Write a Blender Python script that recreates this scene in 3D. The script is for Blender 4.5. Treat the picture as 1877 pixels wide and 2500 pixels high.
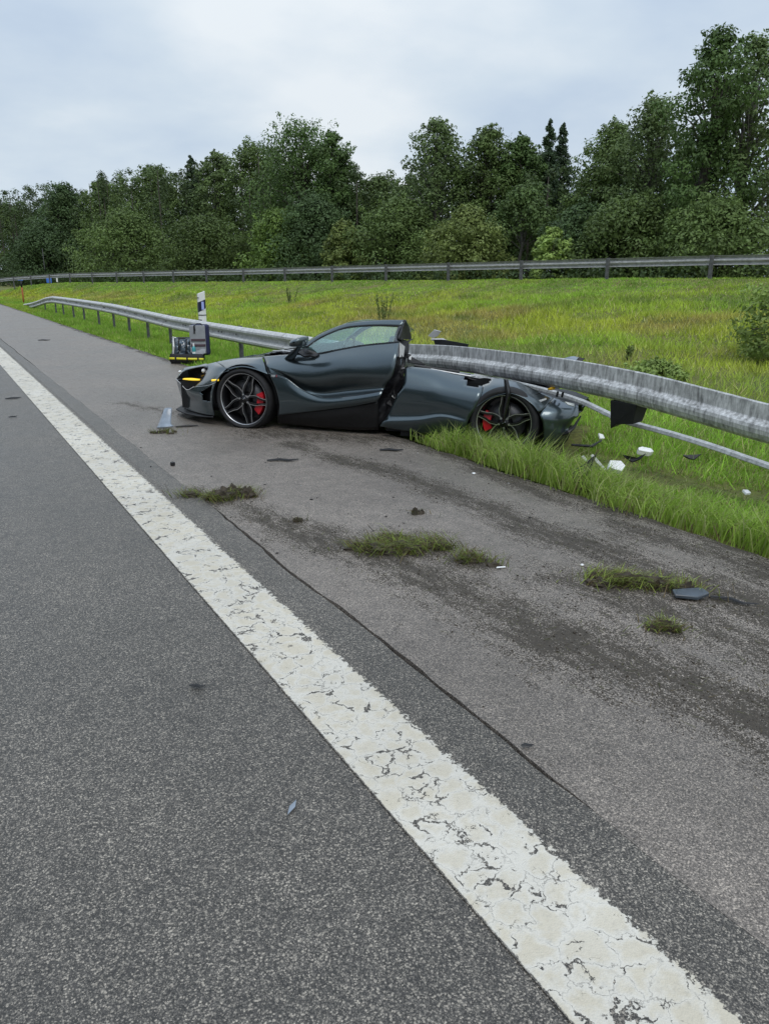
import bpy, bmesh, math, random
import numpy as np
from mathutils import Vector, Matrix, noise as mnoise

R = math.radians
scene = bpy.context.scene
for o in list(bpy.data.objects):
    bpy.data.objects.remove(o)
col = scene.collection

# ------------------------------------------------------------------ camera
cam_data = bpy.data.cameras.new('camera')
cam = bpy.data.objects.new('camera', cam_data)
col.objects.link(cam)
cam.location = (0, 0, 1.55)
cam.rotation_euler = (R(90 - 16.847), 0, R(-29.693))
cam_data.sensor_fit = 'VERTICAL'
cam_data.sensor_height = 24
cam_data.lens = 24 * 1879 / 2500
cam_data.clip_start = 0.05
cam_data.clip_end = 3000
scene.camera = cam

# ------------------------------------------------------------------ view
scene.render.engine = 'CYCLES'
scene.view_settings.view_transform = 'Standard'
scene.view_settings.look = 'None'
scene.view_settings.gamma = 1
scene.view_settings.use_curve_mapping = False
scene.view_settings.exposure = 0.0

# ------------------------------------------------------------------ world: overcast sky
SUN_EL, SUN_ROT = 52, 200
world = bpy.data.worlds.new('World')
scene.world = world
world.use_nodes = True
wt = world.node_tree
wt.nodes.clear()


def N(nt, kind, ins=None, **props):
    n = nt.nodes.new(kind)
    for k, v in props.items():
        setattr(n, k, v)
    for k, v in (ins or {}).items():
        if isinstance(v, bpy.types.NodeSocket):
            nt.links.new(v, n.inputs[k])
        else:
            n.inputs[k].default_value = v
    return n


def math_(nt, op, a, b=0.0, clamp=False):
    n = nt.nodes.new('ShaderNodeMath')
    n.operation = op
    n.use_clamp = clamp
    for i, v in enumerate((a, b)):
        if isinstance(v, bpy.types.NodeSocket):
            nt.links.new(v, n.inputs[i])
        else:
            n.inputs[i].default_value = v
    return n.outputs[0]


def ramp(nt, fac, stops, interp='LINEAR'):
    n = nt.nodes.new('ShaderNodeValToRGB')
    nt.links.new(fac, n.inputs[0])
    cr = n.color_ramp
    cr.interpolation = interp
    while len(cr.elements) < len(stops):
        cr.elements.new(0.5)
    for e, (p, c) in zip(cr.elements, stops):
        e.position = p
        e.color = (c, c, c, 1) if isinstance(c, (int, float)) else (*c, 1)
    return n.outputs[0]


def mixc(nt, fac, a, b, blend='MIX'):
    n = nt.nodes.new('ShaderNodeMix')
    n.data_type = 'RGBA'
    n.blend_type = blend
    for i, v in ((0, fac), (6, a), (7, b)):
        if isinstance(v, bpy.types.NodeSocket):
            nt.links.new(v, n.inputs[i])
        elif i == 0:
            n.inputs[i].default_value = v
        else:
            n.inputs[i].default_value = (*v, 1) if len(v) == 3 else v
    return n.outputs[2]


sky = N(wt, 'ShaderNodeTexSky', sky_type='NISHITA')
sky.sun_disc = False
sky.sun_elevation = R(SUN_EL)
sky.sun_rotation = R(SUN_ROT)
sky.dust_density = 3
tc = N(wt, 'ShaderNodeTexCoord')
sep = N(wt, 'ShaderNodeSeparateXYZ', {0: tc.outputs['Generated']})
zup = math_(wt, 'MAXIMUM', sep.outputs[2], 0.0)
zz = math_(wt, 'ADD', zup, 0.22)
cu = math_(wt, 'DIVIDE', sep.outputs[0], zz)
cv = math_(wt, 'DIVIDE', sep.outputs[1], zz)
cvec = N(wt, 'ShaderNodeCombineXYZ', {0: cu, 1: cv, 2: zz})
cn1 = N(wt, 'ShaderNodeTexNoise', {'Vector': cvec.outputs[0], 'Scale': 1.1, 'Detail': 6.0, 'Roughness': 0.5, 'Distortion': 0.1})
cn2 = N(wt, 'ShaderNodeTexNoise', {'Vector': cvec.outputs[0], 'Scale': 0.45, 'Detail': 2.0, 'Roughness': 0.5})
cfac = math_(wt, 'ADD', math_(wt, 'MULTIPLY', cn1.outputs[0], 0.6), math_(wt, 'MULTIPLY', cn2.outputs[0], 0.4))
clouds = ramp(wt, cfac, [(0.38, (0.44, 0.535, 0.675)), (0.46, (0.51, 0.61, 0.735)), (0.53, (0.60, 0.69, 0.78)), (0.62, (0.76, 0.815, 0.86))])
# the cloud deck gets brighter towards the zenith, as an overcast sky does
lift = math_(wt, 'ADD', math_(wt, 'MULTIPLY', math_(wt, 'POWER', zup, 1.4), 0.85), 1.0)
lift = math_(wt, 'ADD', lift, math_(wt, 'MULTIPLY', math_(wt, 'POWER', math_(wt, 'SUBTRACT', 1.0, zup, True), 9.0), 0.22))
liftc = N(wt, 'ShaderNodeCombineXYZ', {0: lift, 1: lift, 2: lift})
clouds = mixc(wt, 1.0, clouds, liftc.outputs[0], 'MULTIPLY')
bg_sky = N(wt, 'ShaderNodeBackground', {'Color': sky.outputs[0], 'Strength': 0.08})
bg_cloud = N(wt, 'ShaderNodeBackground', {'Color': clouds, 'Strength': 1.0})
mixs = N(wt, 'ShaderNodeMixShader', {0: 0.92, 1: bg_sky.outputs[0], 2: bg_cloud.outputs[0]})
wo = N(wt, 'ShaderNodeOutputWorld', {0: mixs.outputs[0]})

sun_d = bpy.data.lights.new('sun', 'SUN')
sun_d.energy = 1.2
sun_d.angle = R(25)
sun_d.color = (1.0, 0.97, 0.92)
sun = bpy.data.objects.new('sun', sun_d)
col.objects.link(sun)
sun.rotation_euler = (R(90 - SUN_EL), 0, R(180 - SUN_ROT))

# ------------------------------------------------------------------ helpers


def tag(o, label=None, cat=None, group=None, kind=None):
    for k, v in (('label', label), ('category', cat), ('group', group), ('kind', kind)):
        if v:
            o[k] = v
    return o


def link(name, me, mat=None, parent=None, smooth=False):
    if mat is not None:
        for mm in (mat if isinstance(mat, (list, tuple)) else [mat]):
            me.materials.append(mm)
    if smooth:
        me.polygons.foreach_set('use_smooth', np.ones(len(me.polygons), dtype=bool))
    o = bpy.data.objects.new(name, me)
    col.objects.link(o)
    if parent is not None:
        o.parent = parent
    return o


def mk(name, verts, faces, mat=None, parent=None, smooth=False):
    me = bpy.data.meshes.new(name)
    me.from_pydata([tuple(v) for v in verts], [], [tuple(f) for f in faces])
    me.update()
    return link(name, me, mat, parent, smooth)


def empty(name, loc=(0, 0, 0), rz=0.0):
    o = bpy.data.objects.new(name, None)
    o.empty_display_size = 0.2
    col.objects.link(o)
    o.location = loc
    o.rotation_euler = (0, 0, rz)
    return o


def fast_mesh(name, verts, nper, polys_per, colors=None):
    """verts (N, nper, 3); polys_per: list of index tuples used for every element."""
    n = verts.shape[0]
    me = bpy.data.meshes.new(name)
    me.vertices.add(n * nper)
    me.vertices.foreach_set('co', verts.reshape(-1).astype(np.float32))
    base = (np.arange(n) * nper)[:, None]
    pat = np.concatenate([np.array(p) for p in polys_per])
    loops = (base + pat[None, :]).reshape(-1)
    sizes = np.tile(np.array([len(p) for p in polys_per]), n)
    starts = np.concatenate(([0], np.cumsum(sizes)[:-1]))
    me.loops.add(len(loops))
    me.loops.foreach_set('vertex_index', loops.astype(np.int32))
    me.polygons.add(len(sizes))
    me.polygons.foreach_set('loop_start', starts.astype(np.int32))
    if colors is not None:
        at = me.attributes.new('col', 'FLOAT_COLOR', 'POINT')
        c = np.ones((n * nper, 4), dtype=np.float32)
        c[:, :3] = np.repeat(colors, nper, axis=0)
        at.data.foreach_set('color', c.reshape(-1))
    me.update(calc_edges=True)
    me.validate()
    return me


def bev(o, w=0.005, seg=2):
    b = o.modifiers.new('bevel', 'BEVEL')
    b.width = w
    b.segments = seg
    b.limit_method = 'ANGLE'
    return o


def box_data(cx, cy, cz, sx, sy, sz, rz=0.0):
    c, s = math.cos(rz), math.sin(rz)
    vs = []
    for dz in (-.5, .5):
        for dx, dy in ((-.5, -.5), (.5, -.5), (.5, .5), (-.5, .5)):
            x, y = dx * sx, dy * sy
            vs.append((cx + x * c - y * s, cy + x * s + y * c, cz + dz * sz))
    fs = [(3, 2, 1, 0), (4, 5, 6, 7), (0, 1, 5, 4), (1, 2, 6, 5), (2, 3, 7, 6), (3, 0, 4, 7)]
    return vs, fs


def box(name, c, s, mat, parent=None, rz=0.0, bevel=0.0):
    v, f = box_data(*c, *s, rz)
    o = mk(name, v, f, mat, parent)
    if bevel:
        bev(o, bevel)
    return o


class MB:
    """collects pieces of one mesh"""

    def __init__(self):
        self.v, self.f = [], []

    def add(self, v, f):
        b = len(self.v)
        self.v += [tuple(p) for p in v]
        self.f += [tuple(i + b for i in q) for q in f]
        return self

    def box(self, *a):
        return self.add(*box_data(*a))

    def tube(self, pts, rad, seg=8, cap=True):
        pts = [Vector(p) for p in pts]
        rs = rad if isinstance(rad, (list, tuple)) else [rad] * len(pts)
        v, f = [], []
        ref = Vector((0, 0, 1))
        for i, p in enumerate(pts):
            d = (pts[min(i + 1, len(pts) - 1)] - pts[max(i - 1, 0)]).normalized()
            r0 = ref if abs(d.dot(ref)) < 0.95 else Vector((1, 0, 0))
            a = d.cross(r0).normalized()
            b = d.cross(a).normalized()
            for k in range(seg):
                t = 2 * math.pi * k / seg
                v.append(p + (a * math.cos(t) + b * math.sin(t)) * rs[i])
        for i in range(len(pts) - 1):
            for k in range(seg):
                k2 = (k + 1) % seg
                f.append((i * seg + k, i * seg + k2, (i + 1) * seg + k2, (i + 1) * seg + k))
        if cap:
            f.append(tuple(range(seg))[::-1])
            f.append(tuple((len(pts) - 1) * seg + k for k in range(seg)))
        return self.add(v, f)

    def lathe(self, prof, seg=48, axis='y', a0=0.0, a1=2 * math.pi):
        """prof: (radius, along axis)"""
        full = abs(a1 - a0 - 2 * math.pi) < 1e-6
        n = seg if full else seg + 1
        v, f = [], []
        for r, h in prof:
            for k in range(n):
                t = a0 + (a1 - a0) * k / seg
                x, z = r * math.cos(t), r * math.sin(t)
                v.append((x, h, z) if axis == 'y' else (x, z, h))
        for i in range(len(prof) - 1):
            for k in range(seg):
                k2 = (k + 1) % n
                f.append((i * n + k, i * n + k2, (i + 1) * n + k2, (i + 1) * n + k))
        return self.add(v, f)

    def build(self, name, mat, parent=None, smooth=False):
        return mk(name, self.v, self.f, mat, parent, smooth)


def catmull(P, sub):
    """P (k,3) -> resampled polyline"""
    P = np.asarray(P, float)
    k = len(P)
    ext = np.vstack([2 * P[0] - P[1], P, 2 * P[-1] - P[-2]])
    out = []
    for i in range(k - 1):
        p0, p1, p2, p3 = ext[i:i + 4]
        for j in range(sub):
            t = j / sub
            out.append(0.5 * ((2 * p1) + (-p0 + p2) * t + (2 * p0 - 5 * p1 + 4 * p2 - p3) * t * t + (-p0 + 3 * p1 - 3 * p2 + p3) * t ** 3))
    out.append(P[-1])
    return np.array(out)


def patch_grid(net, su, sv):
    rows = np.array([catmull(r, sv) for r in net])
    return np.stack([catmull(rows[:, j], su) for j in range(rows.shape[1])], axis=1)


def grid_faces(a, b):
    return [(i * b + j, i * b + j + 1, (i + 1) * b + j + 1, (i + 1) * b + j) for i in range(a - 1) for j in range(b - 1)]


def patch(name, net, mat, parent, su=6, sv=6, out=(0, -1, 0), thick=0.006, cut=None, smooth=True, fn=None):
    g = patch_grid(net, su, sv)
    if fn is not None:
        g = fn(g)
    a, b = g.shape[:2]
    v = g.reshape(-1, 3)
    f = grid_faces(a, b)
    if cut is not None:
        f = [q for q in f if not cut(v[list(q)].mean(axis=0))]
    nrm = np.zeros(3)
    for q in f:
        nrm += np.cross(v[q[2]] - v[q[0]], v[q[3]] - v[q[1]])
    if nrm @ np.array(out) < 0:
        f = [q[::-1] for q in f]
    o = mk(name, v, f, mat, parent, smooth)
    if thick:
        s = o.modifiers.new('solid', 'SOLIDIFY')
        s.thickness = thick
        s.offset = -1
    return o


def inpoly(p, poly):
    x, y = p
    ins = False
    for i in range(len(poly)):
        x1, y1 = poly[i]
        x2, y2 = poly[i - 1]
        if (y1 > y) != (y2 > y) and x < (x2 - x1) * (y - y1) / (y2 - y1) + x1:
            ins = not ins
    return ins


rng = np.random.default_rng(11)
random.seed(11)


def vnoise(x, y, s, seed=0.0):
    """cheap smooth value noise, vectorised"""
    x = np.asarray(x, float) * s + seed * 17.3
    y = np.asarray(y, float) * s + seed * 5.1
    xi, yi = np.floor(x), np.floor(y)
    fx, fy = x - xi, y - yi
    fx = fx * fx * (3 - 2 * fx)
    fy = fy * fy * (3 - 2 * fy)

    def h(a, b):
        q = np.sin(a * 127.1 + b * 311.7 + seed * 74.7) * 43758.5453
        return q - np.floor(q)
    return (h(xi, yi) * (1 - fx) + h(xi + 1, yi) * fx) * (1 - fy) + (h(xi, yi + 1) * (1 - fx) + h(xi + 1, yi + 1) * fx) * fy


# ------------------------------------------------------------------ materials


def mat_new(name):
    m = bpy.data.materials.new(name)
    m.use_nodes = True
    nt = m.node_tree
    bs = nt.nodes['Principled BSDF']
    return m, nt, bs


def simple(name, c, rough=0.5, metal=0.0, coat=0.0, spec=0.5, var=0.0, vscale=8.0, bump=0.0, bscale=60.0):
    m, nt, bs = mat_new(name)
    bs.inputs['Base Color'].default_value = (*c, 1)
    bs.inputs['Roughness'].default_value = rough
    bs.inputs['Metallic'].default_value = metal
    bs.inputs['Coat Weight'].default_value = coat
    bs.inputs['Specular IOR Level'].default_value = spec
    tcn = N(nt, 'ShaderNodeTexCoord')
    if var:
        n = N(nt, 'ShaderNodeTexNoise', {'Vector': tcn.outputs['Object'], 'Scale': vscale, 'Detail': 5.0})
        k = ramp(nt, n.outputs[0], [(0.3, 1 - var), (0.7, 1 + var)])
        nt.links.new(mixc(nt, 1.0, c, k, 'MULTIPLY'), bs.inputs['Base Color'])
    if bump:
        n = N(nt, 'ShaderNodeTexNoise', {'Vector': tcn.outputs['Object'], 'Scale': bscale, 'Detail': 3.0})
        b = N(nt, 'ShaderNodeBump', {'Height': n.outputs[0], 'Strength': bump, 'Distance': 0.01})
        nt.links.new(b.outputs[0], bs.inputs['Normal'])
    return m


# ---- asphalt, shared by the lane, the shoulder and the worn gaps in the paint
def asphalt_nodes(nt, kind):
    tcn = N(nt, 'ShaderNodeTexCoord')
    P = tcn.outputs['Object']
    v1 = N(nt, 'ShaderNodeTexVoronoi', {'Vector': P, 'Scale': 205.0}, feature='F1')
    v2 = N(nt, 'ShaderNodeTexVoronoi', {'Vector': P, 'Scale': 350.0}, feature='F1')
    g1 = N(nt, 'ShaderNodeSeparateColor', {0: v1.outputs['Color']})
    g2 = N(nt, 'ShaderNodeSeparateColor', {0: v2.outputs['Color']})
    big = N(nt, 'ShaderNodeTexNoise', {'Vector': P, 'Scale': 0.7, 'Detail': 5.0, 'Roughness': 0.6})
    mid = N(nt, 'ShaderNodeTexNoise', {'Vector': P, 'Scale': 9.0, 'Detail': 4.0})
    if kind == 'lane':
        st = [(0.0, (0.027, 0.025, 0.021)), (0.42, (0.065, 0.058, 0.051)), (0.68, (0.113, 0.102, 0.089)), (0.83, (0.237, 0.213, 0.180)), (0.95, (0.540, 0.479, 0.394))]
    else:
        st = [(0.0, (0.062, 0.053, 0.045)), (0.38, (0.151, 0.130, 0.112)), (0.68, (0.245, 0.210, 0.181)), (0.86, (0.397, 0.341, 0.289)), (0.97, (0.599, 0.514, 0.423))]
    c1 = ramp(nt, g1.outputs[0], st)
    c2 = ramp(nt, g2.outputs[1], st)
    c = mixc(nt, 0.42, c1, c2)
    # binder between the stones
    gap = ramp(nt, v1.outputs['Distance'], [(0.35, 1.0), (0.75, 0.55)])
    c = mixc(nt, 0.8, c, gap, 'MULTIPLY')
    k = ramp(nt, big.outputs[0], [(0.3, 0.78), (0.7, 1.2)])
    c = mixc(nt, 1.0, c, k, 'MULTIPLY')
    k = ramp(nt, mid.outputs[0], [(0.3, 0.87), (0.7, 1.13)])
    c = mixc(nt, 1.0, c, k, 'MULTIPLY')
    hgt = math_(nt, 'ADD', math_(nt, 'MULTIPLY', v1.outputs['Distance'], -1.0), math_(nt, 'MULTIPLY', g1.outputs[2], 0.6))
    return P, c, hgt, big.outputs[0], g1.outputs[0]


def asphalt(name, kind):
    m, nt, bs = mat_new(name)
    P, c, hgt, big, stone = asphalt_nodes(nt, kind)
    rough = ramp(nt, big, [(0.3, 0.36 if kind == 'lane' else 0.33), (0.7, 0.52)])
    if kind == 'shoulder':
        at = N(nt, 'ShaderNodeAttribute', attribute_name='dirt')
        nz = N(nt, 'ShaderNodeTexNoise', {'Vector': P, 'Scale': 60.0, 'Detail': 7.0, 'Roughness': 0.8})
        mp2 = N(nt, 'ShaderNodeMapping', {'Vector': P, 'Scale': (1.0, 0.28, 1.0), 'Rotation': (0, 0, R(6))})
        nz2 = N(nt, 'ShaderNodeTexNoise', {'Vector': mp2.outputs[0], 'Scale': 13.0, 'Detail': 6.0, 'Roughness': 0.7})
        s = math_(nt, 'MULTIPLY', math_(nt, 'SUBTRACT', nz.outputs[0], 0.5), 2.1)
        s = math_(nt, 'ADD', s, math_(nt, 'MULTIPLY', math_(nt, 'SUBTRACT', nz2.outputs[0], 0.5), 2.3))
        s = math_(nt, 'ADD', s, math_(nt, 'MULTIPLY', math_(nt, 'SUBTRACT', 0.5, stone), 0.75))
        s = math_(nt, 'ADD', s, at.outputs['Fac'])
        d = math_(nt, 'MULTIPLY', math_(nt, 'SUBTRACT', s, 0.45), 3.2, True)
        d = math_(nt, 'MULTIPLY', d, 0.9)
        soil = ramp(nt, nz.outputs[0], [(0.35, (0.022, 0.018, 0.013)), (0.65, (0.062, 0.049, 0.033))])
        c = mixc(nt, d, c, soil)
        rr = N(nt, 'ShaderNodeMix')
        nt.links.new(d, rr.inputs[0])
        nt.links.new(rough, rr.inputs[2])
        rr.inputs[3].default_value = 0.85
        rough = rr.outputs[0]
    nt.links.new(c, bs.inputs['Base Color'])
    nt.links.new(rough, bs.inputs['Roughness'])
    bs.inputs['Specular IOR Level'].default_value = 0.5
    b = N(nt, 'ShaderNodeBump', {'Height': hgt, 'Strength': 0.55, 'Distance': 0.004})
    nt.links.new(b.outputs[0], bs.inputs['Normal'])
    return m


M = {}
M['lane'] = asphalt('lane_asphalt', 'lane')
M['shoulder'] = asphalt('shoulder_asphalt', 'shoulder')


def paint_material():
    m, nt, bs = mat_new('worn_line_paint')
    P, c, hgt, big, stone = asphalt_nodes(nt, 'lane')
    sp = N(nt, 'ShaderNodeSeparateXYZ', {0: P})
    nz = N(nt, 'ShaderNodeTexNoise', {'Vector': P, 'Scale': 14.0, 'Detail': 5.0, 'Roughness': 0.6})
    off = N(nt, 'ShaderNodeVectorMath', {0: nz.outputs['Color'], 1: (0.5, 0.5, 0.5)}, operation='SUBTRACT')
    off = N(nt, 'ShaderNodeVectorMath', {0: off.outputs[0], 'Scale': 0.11}, operation='SCALE')
    Q = N(nt, 'ShaderNodeVectorMath', {0: P, 1: off.outputs[0]}, operation='ADD')
    cells = N(nt, 'ShaderNodeTexVoronoi', {'Vector': Q.outputs[0], 'Scale': 11.0, 'Randomness': 1.0}, feature='DISTANCE_TO_EDGE')
    small = N(nt, 'ShaderNodeTexVoronoi', {'Vector': Q.outputs[0], 'Scale': 30.0, 'Randomness': 1.0}, feature='DISTANCE_TO_EDGE')
    where = N(nt, 'ShaderNodeTexNoise', {'Vector': P, 'Scale': 8.5, 'Detail': 4.0, 'Roughness': 0.6})
    w = math_(nt, 'MULTIPLY', math_(nt, 'SUBTRACT', where.outputs[0], 0.50), 0.55)
    # wide open cracks only where the noise says so
    crack = math_(nt, 'MULTIPLY', math_(nt, 'SUBTRACT', w, cells.outputs['Distance']), 60.0, True)
    where2 = N(nt, 'ShaderNodeTexNoise', {'Vector': P, 'Scale': 13.0, 'Detail': 3.0, 'Roughness': 0.6, 'Distortion': 0.5})
    w2 = math_(nt, 'MULTIPLY', math_(nt, 'SUBTRACT', where2.outputs[0], 0.575), 0.80)
    crack2 = math_(nt, 'MULTIPLY', math_(nt, 'SUBTRACT', w2, small.outputs['Distance']), 40.0, True)
    hair = math_(nt, 'MULTIPLY', math_(nt, 'SUBTRACT', 0.017, cells.outputs['Distance']), 70.0, True)
    hair = math_(nt, 'MULTIPLY', hair, ramp(nt, where2.outputs[0], [(0.40, 0.05), (0.62, 0.75)]))
    crack = math_(nt, 'MAXIMUM', math_(nt, 'MAXIMUM', crack, crack2), hair)
    # ragged edges: clean on the lane side, crumbled on the shoulder side
    e1 = N(nt, 'ShaderNodeTexNoise', {'Vector': P, 'Scale': 45.0, 'Detail': 4.0, 'Roughness': 0.7})
    el = math_(nt, 'SUBTRACT', sp.outputs[0], math_(nt, 'ADD', 0.980, math_(nt, 'MULTIPLY', e1.outputs[0], 0.016)))
    er = math_(nt, 'SUBTRACT', math_(nt, 'ADD', 1.250, math_(nt, 'MULTIPLY', e1.outputs[0], 0.115)), sp.outputs[0])
    em = math_(nt, 'MINIMUM', math_(nt, 'MULTIPLY', el, 300.0, True), math_(nt, 'MULTIPLY', er, 260.0, True))
    cover = math_(nt, 'MULTIPLY', em, math_(nt, 'SUBTRACT', 1.0, crack, True))
    # cream plates with whiter rims
    rim = ramp(nt, cells.outputs['Distance'], [(0.03, 0.9), (0.24, 0.0)])
    pn = N(nt, 'ShaderNodeTexNoise', {'Vector': P, 'Scale': 60.0, 'Detail': 5.0, 'Roughness': 0.7})
    cream = mixc(nt, pn.outputs[0], (0.54, 0.485, 0.375), (0.68, 0.62, 0.50))
    white = mixc(nt, pn.outputs[0], (0.60, 0.565, 0.49), (0.76, 0.72, 0.635))
    bigp = N(nt, 'ShaderNodeTexNoise', {'Vector': P, 'Scale': 3.0, 'Detail': 4.0})
    rimf = math_(nt, 'ADD', rim, math_(nt, 'MULTIPLY', math_(nt, 'SUBTRACT', bigp.outputs[0], 0.45), 1.6), True)
    pc = mixc(nt, rimf, cream, white)
    pc = mixc(nt, 1.0, pc, ramp(nt, big, [(0.3, 0.82), (0.7, 1.05)]), 'MULTIPLY')
    pc = mixc(nt, ramp(nt, e1.outputs[0], [(0.55, 0.0), (0.75, 0.35)]), pc, (0.26, 0.25, 0.23))
    fin = mixc(nt, cover, c, pc)
    nt.links.new(fin, bs.inputs['Base Color'])
    bs.inputs['Roughness'].default_value = 0.6
    H = math_(nt, 'ADD', math_(nt, 'MULTIPLY', cover, 1.4), math_(nt, 'MULTIPLY', hgt, 0.5))
    H = math_(nt, 'ADD', H, math_(nt, 'MULTIPLY', pn.outputs[0], 0.5))
    b = N(nt, 'ShaderNodeBump', {'Height': H, 'Strength': 0.5, 'Distance': 0.004})
    nt.links.new(b.outputs[0], bs.inputs['Normal'])
    return m


M['paint'] = paint_material()
M['tar'] = simple('crack_tar', (0.012, 0.012, 0.013), 0.8)
M['crumb'] = simple('soil_crumb', (0.055, 0.044, 0.031), 0.9, var=0.4, vscale=30)


def soil_grass():
    m, nt, bs = mat_new('grass_ground')
    tcn = N(nt, 'ShaderNodeTexCoord')
    P = tcn.outputs['Object']
    a = N(nt, 'ShaderNodeTexNoise', {'Vector': P, 'Scale': 0.5, 'Detail': 6.0, 'Roughness': 0.65})
    b = N(nt, 'ShaderNodeTexNoise', {'Vector': P, 'Scale': 9.0, 'Detail': 6.0, 'Roughness': 0.7})
    c = ramp(nt, a.outputs[0], [(0.35, (0.10, 0.135, 0.022)), (0.5, (0.15, 0.16, 0.030)), (0.65, (0.17, 0.15, 0.045))])
    c = mixc(nt, 1.0, c, ramp(nt, b.outputs[0], [(0.3, 0.55), (0.7, 1.3)]), 'MULTIPLY')
    nt.links.new(c, bs.inputs['Base Color'])
    bs.inputs['Roughness'].default_value = 0.9
    bp = N(nt, 'ShaderNodeBump', {'Height': b.outputs[0], 'Strength': 0.8, 'Distance': 0.08})
    nt.links.new(bp.outputs[0], bs.inputs['Normal'])
    return m


M['turf'] = soil_grass()


def leafy(name, trans=0.35, rough=0.5, tint=(1, 1, 1)):
    m, nt, bs = mat_new(name)
    at = N(nt, 'ShaderNodeAttribute', attribute_name='col')
    c = mixc(nt, 1.0, at.outputs['Color'], tint, 'MULTIPLY')
    nt.links.new(c, bs.inputs['Base Color'])
    bs.inputs['Roughness'].default_value = rough
    bs.inputs['Specular IOR Level'].default_value = 0.2
    tr = N(nt, 'ShaderNodeBsdfTranslucent', {'Color': c})
    mx = N(nt, 'ShaderNodeMixShader', {0: trans, 1: bs.outputs[0], 2: tr.outputs[0]})
    nt.links.new(mx.outputs[0], nt.nodes['Material Output'].inputs[0])
    return m


M['blade'] = leafy('grass_blade', 0.35, 0.45)
M['leaf'] = leafy('tree_leaf', 0.25, 0.5)
M['leaf_pale'] = leafy('pale_leaf', 0.3, 0.5, (1.35, 1.3, 1.0))
M['bark'] = simple('bark', (0.075, 0.065, 0.052), 0.9, var=0.4, vscale=6, bump=0.8, bscale=25)
M['bark_pale'] = simple('pale_bark', (0.11, 0.105, 0.09), 0.85, var=0.35, vscale=5, bump=0.6, bscale=25)


def steel(name, lo, hi, rough=0.42, metal=0.75, streak=True):
    m, nt, bs = mat_new(name)
    tcn = N(nt, 'ShaderNodeTexCoord')
    P = tcn.outputs['Object']
    mp = N(nt, 'ShaderNodeMapping', {'Vector': P, 'Scale': (34, 34, 7.0)})
    a = N(nt, 'ShaderNodeTexNoise', {'Vector': mp.outputs[0], 'Scale': 1.0, 'Detail': 6.0, 'Roughness': 0.68})
    b = N(nt, 'ShaderNodeTexNoise', {'Vector': P, 'Scale': 7.0, 'Detail': 6.0, 'Roughness': 0.7})
    f = math_(nt, 'ADD', math_(nt, 'MULTIPLY', a.outputs[0], 0.6 if streak else 0.2), math_(nt, 'MULTIPLY', b.outputs[0], 0.4 if streak else 0.8))
    c = ramp(nt, f, [(0.38, lo), (0.60, hi)])
    nt.links.new(c, bs.inputs['Base Color'])
    nt.links.new(ramp(nt, f, [(0.35, rough + 0.18), (0.65, rough - 0.05)]), bs.inputs['Roughness'])
    bs.inputs['Metallic'].default_value = metal
    bp = N(nt, 'ShaderNodeBump', {'Height': f, 'Strength': 0.12, 'Distance': 0.01})
    nt.links.new(bp.outputs[0], bs.inputs['Normal'])
    return m


M['steel'] = steel('galvanised_steel', (0.38, 0.38, 0.375), (0.66, 0.66, 0.65), 0.5, 0.35)
M['steel_worn'] = steel('scuffed_galvanised_steel', (0.20, 0.20, 0.195), (0.72, 0.72, 0.71), 0.5, 0.3)
M['steel_shaded'] = steel('shaded_galvanised_steel', (0.30, 0.30, 0.30), (0.46, 0.46, 0.455), 0.6, 0.2, False)  # darker greys put the far rail's shade into its colour
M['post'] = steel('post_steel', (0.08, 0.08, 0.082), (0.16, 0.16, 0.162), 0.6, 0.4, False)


def car_paint():
    m, nt, bs = mat_new('dark_green_grey_car_paint')
    tcn = N(nt, 'ShaderNodeTexCoord')
    fl = N(nt, 'ShaderNodeTexNoise', {'Vector': tcn.outputs['Object'], 'Scale': 900.0, 'Detail': 1.0})
    du = N(nt, 'ShaderNodeTexNoise', {'Vector': tcn.outputs['Object'], 'Scale': 3.5, 'Detail': 6.0, 'Roughness': 0.7})
    dm = N(nt, 'ShaderNodeMapping', {'Vector': tcn.outputs['Object'], 'Scale': (70, 70, 9)})
    dr = N(nt, 'ShaderNodeTexNoise', {'Vector': dm.outputs[0], 'Scale': 1.0, 'Detail': 3.0})
    c = mixc(nt, fl.outputs[0], (0.050, 0.069, 0.078), (0.095, 0.124, 0.137))
    c = mixc(nt, ramp(nt, du.outputs[0], [(0.58, 0.0), (0.85, 0.10)]), c, (0.08, 0.075, 0.065))
    nt.links.new(c, bs.inputs['Base Color'])
    bs.inputs['Metallic'].default_value = 0.88
    bs.inputs['Roughness'].default_value = 0.30
    bs.inputs['Coat Weight'].default_value = 1.0
    bs.inputs['Coat IOR'].default_value = 1.5
    rr = ramp(nt, dr.outputs[0], [(0.45, 0.03), (0.8, 0.12)])
    nt.links.new(rr, bs.inputs['Coat Roughness'])
    return m


M['carpaint'] = car_paint()
M['black'] = simple('black_plastic', (0.007, 0.007, 0.008), 0.55, var=0.3, vscale=20, bump=0.15)
M['gloss_black'] = simple('gloss_black', (0.006, 0.006, 0.007), 0.15, coat=0.5)
M['carbon'] = simple('torn_carbon', (0.008, 0.008, 0.010), 0.5, var=0.5, vscale=25, bump=0.5, bscale=45)
M['rubber'] = simple('tyre_rubber', (0.012, 0.012, 0.013), 0.75, var=0.3, vscale=15, bump=0.25, bscale=90)
M['rimdark'] = simple('dark_rim', (0.014, 0.014, 0.016), 0.28, metal=0.4, coat=0.4)
M['rimbright'] = simple('machined_rim_edge', (0.60, 0.60, 0.61), 0.3, metal=0.9)
M['disc'] = simple('brake_disc', (0.10, 0.10, 0.105), 0.45, metal=0.8)
M['red'] = simple('red_caliper', (0.50, 0.012, 0.022), 0.35, coat=0.3)
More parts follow.
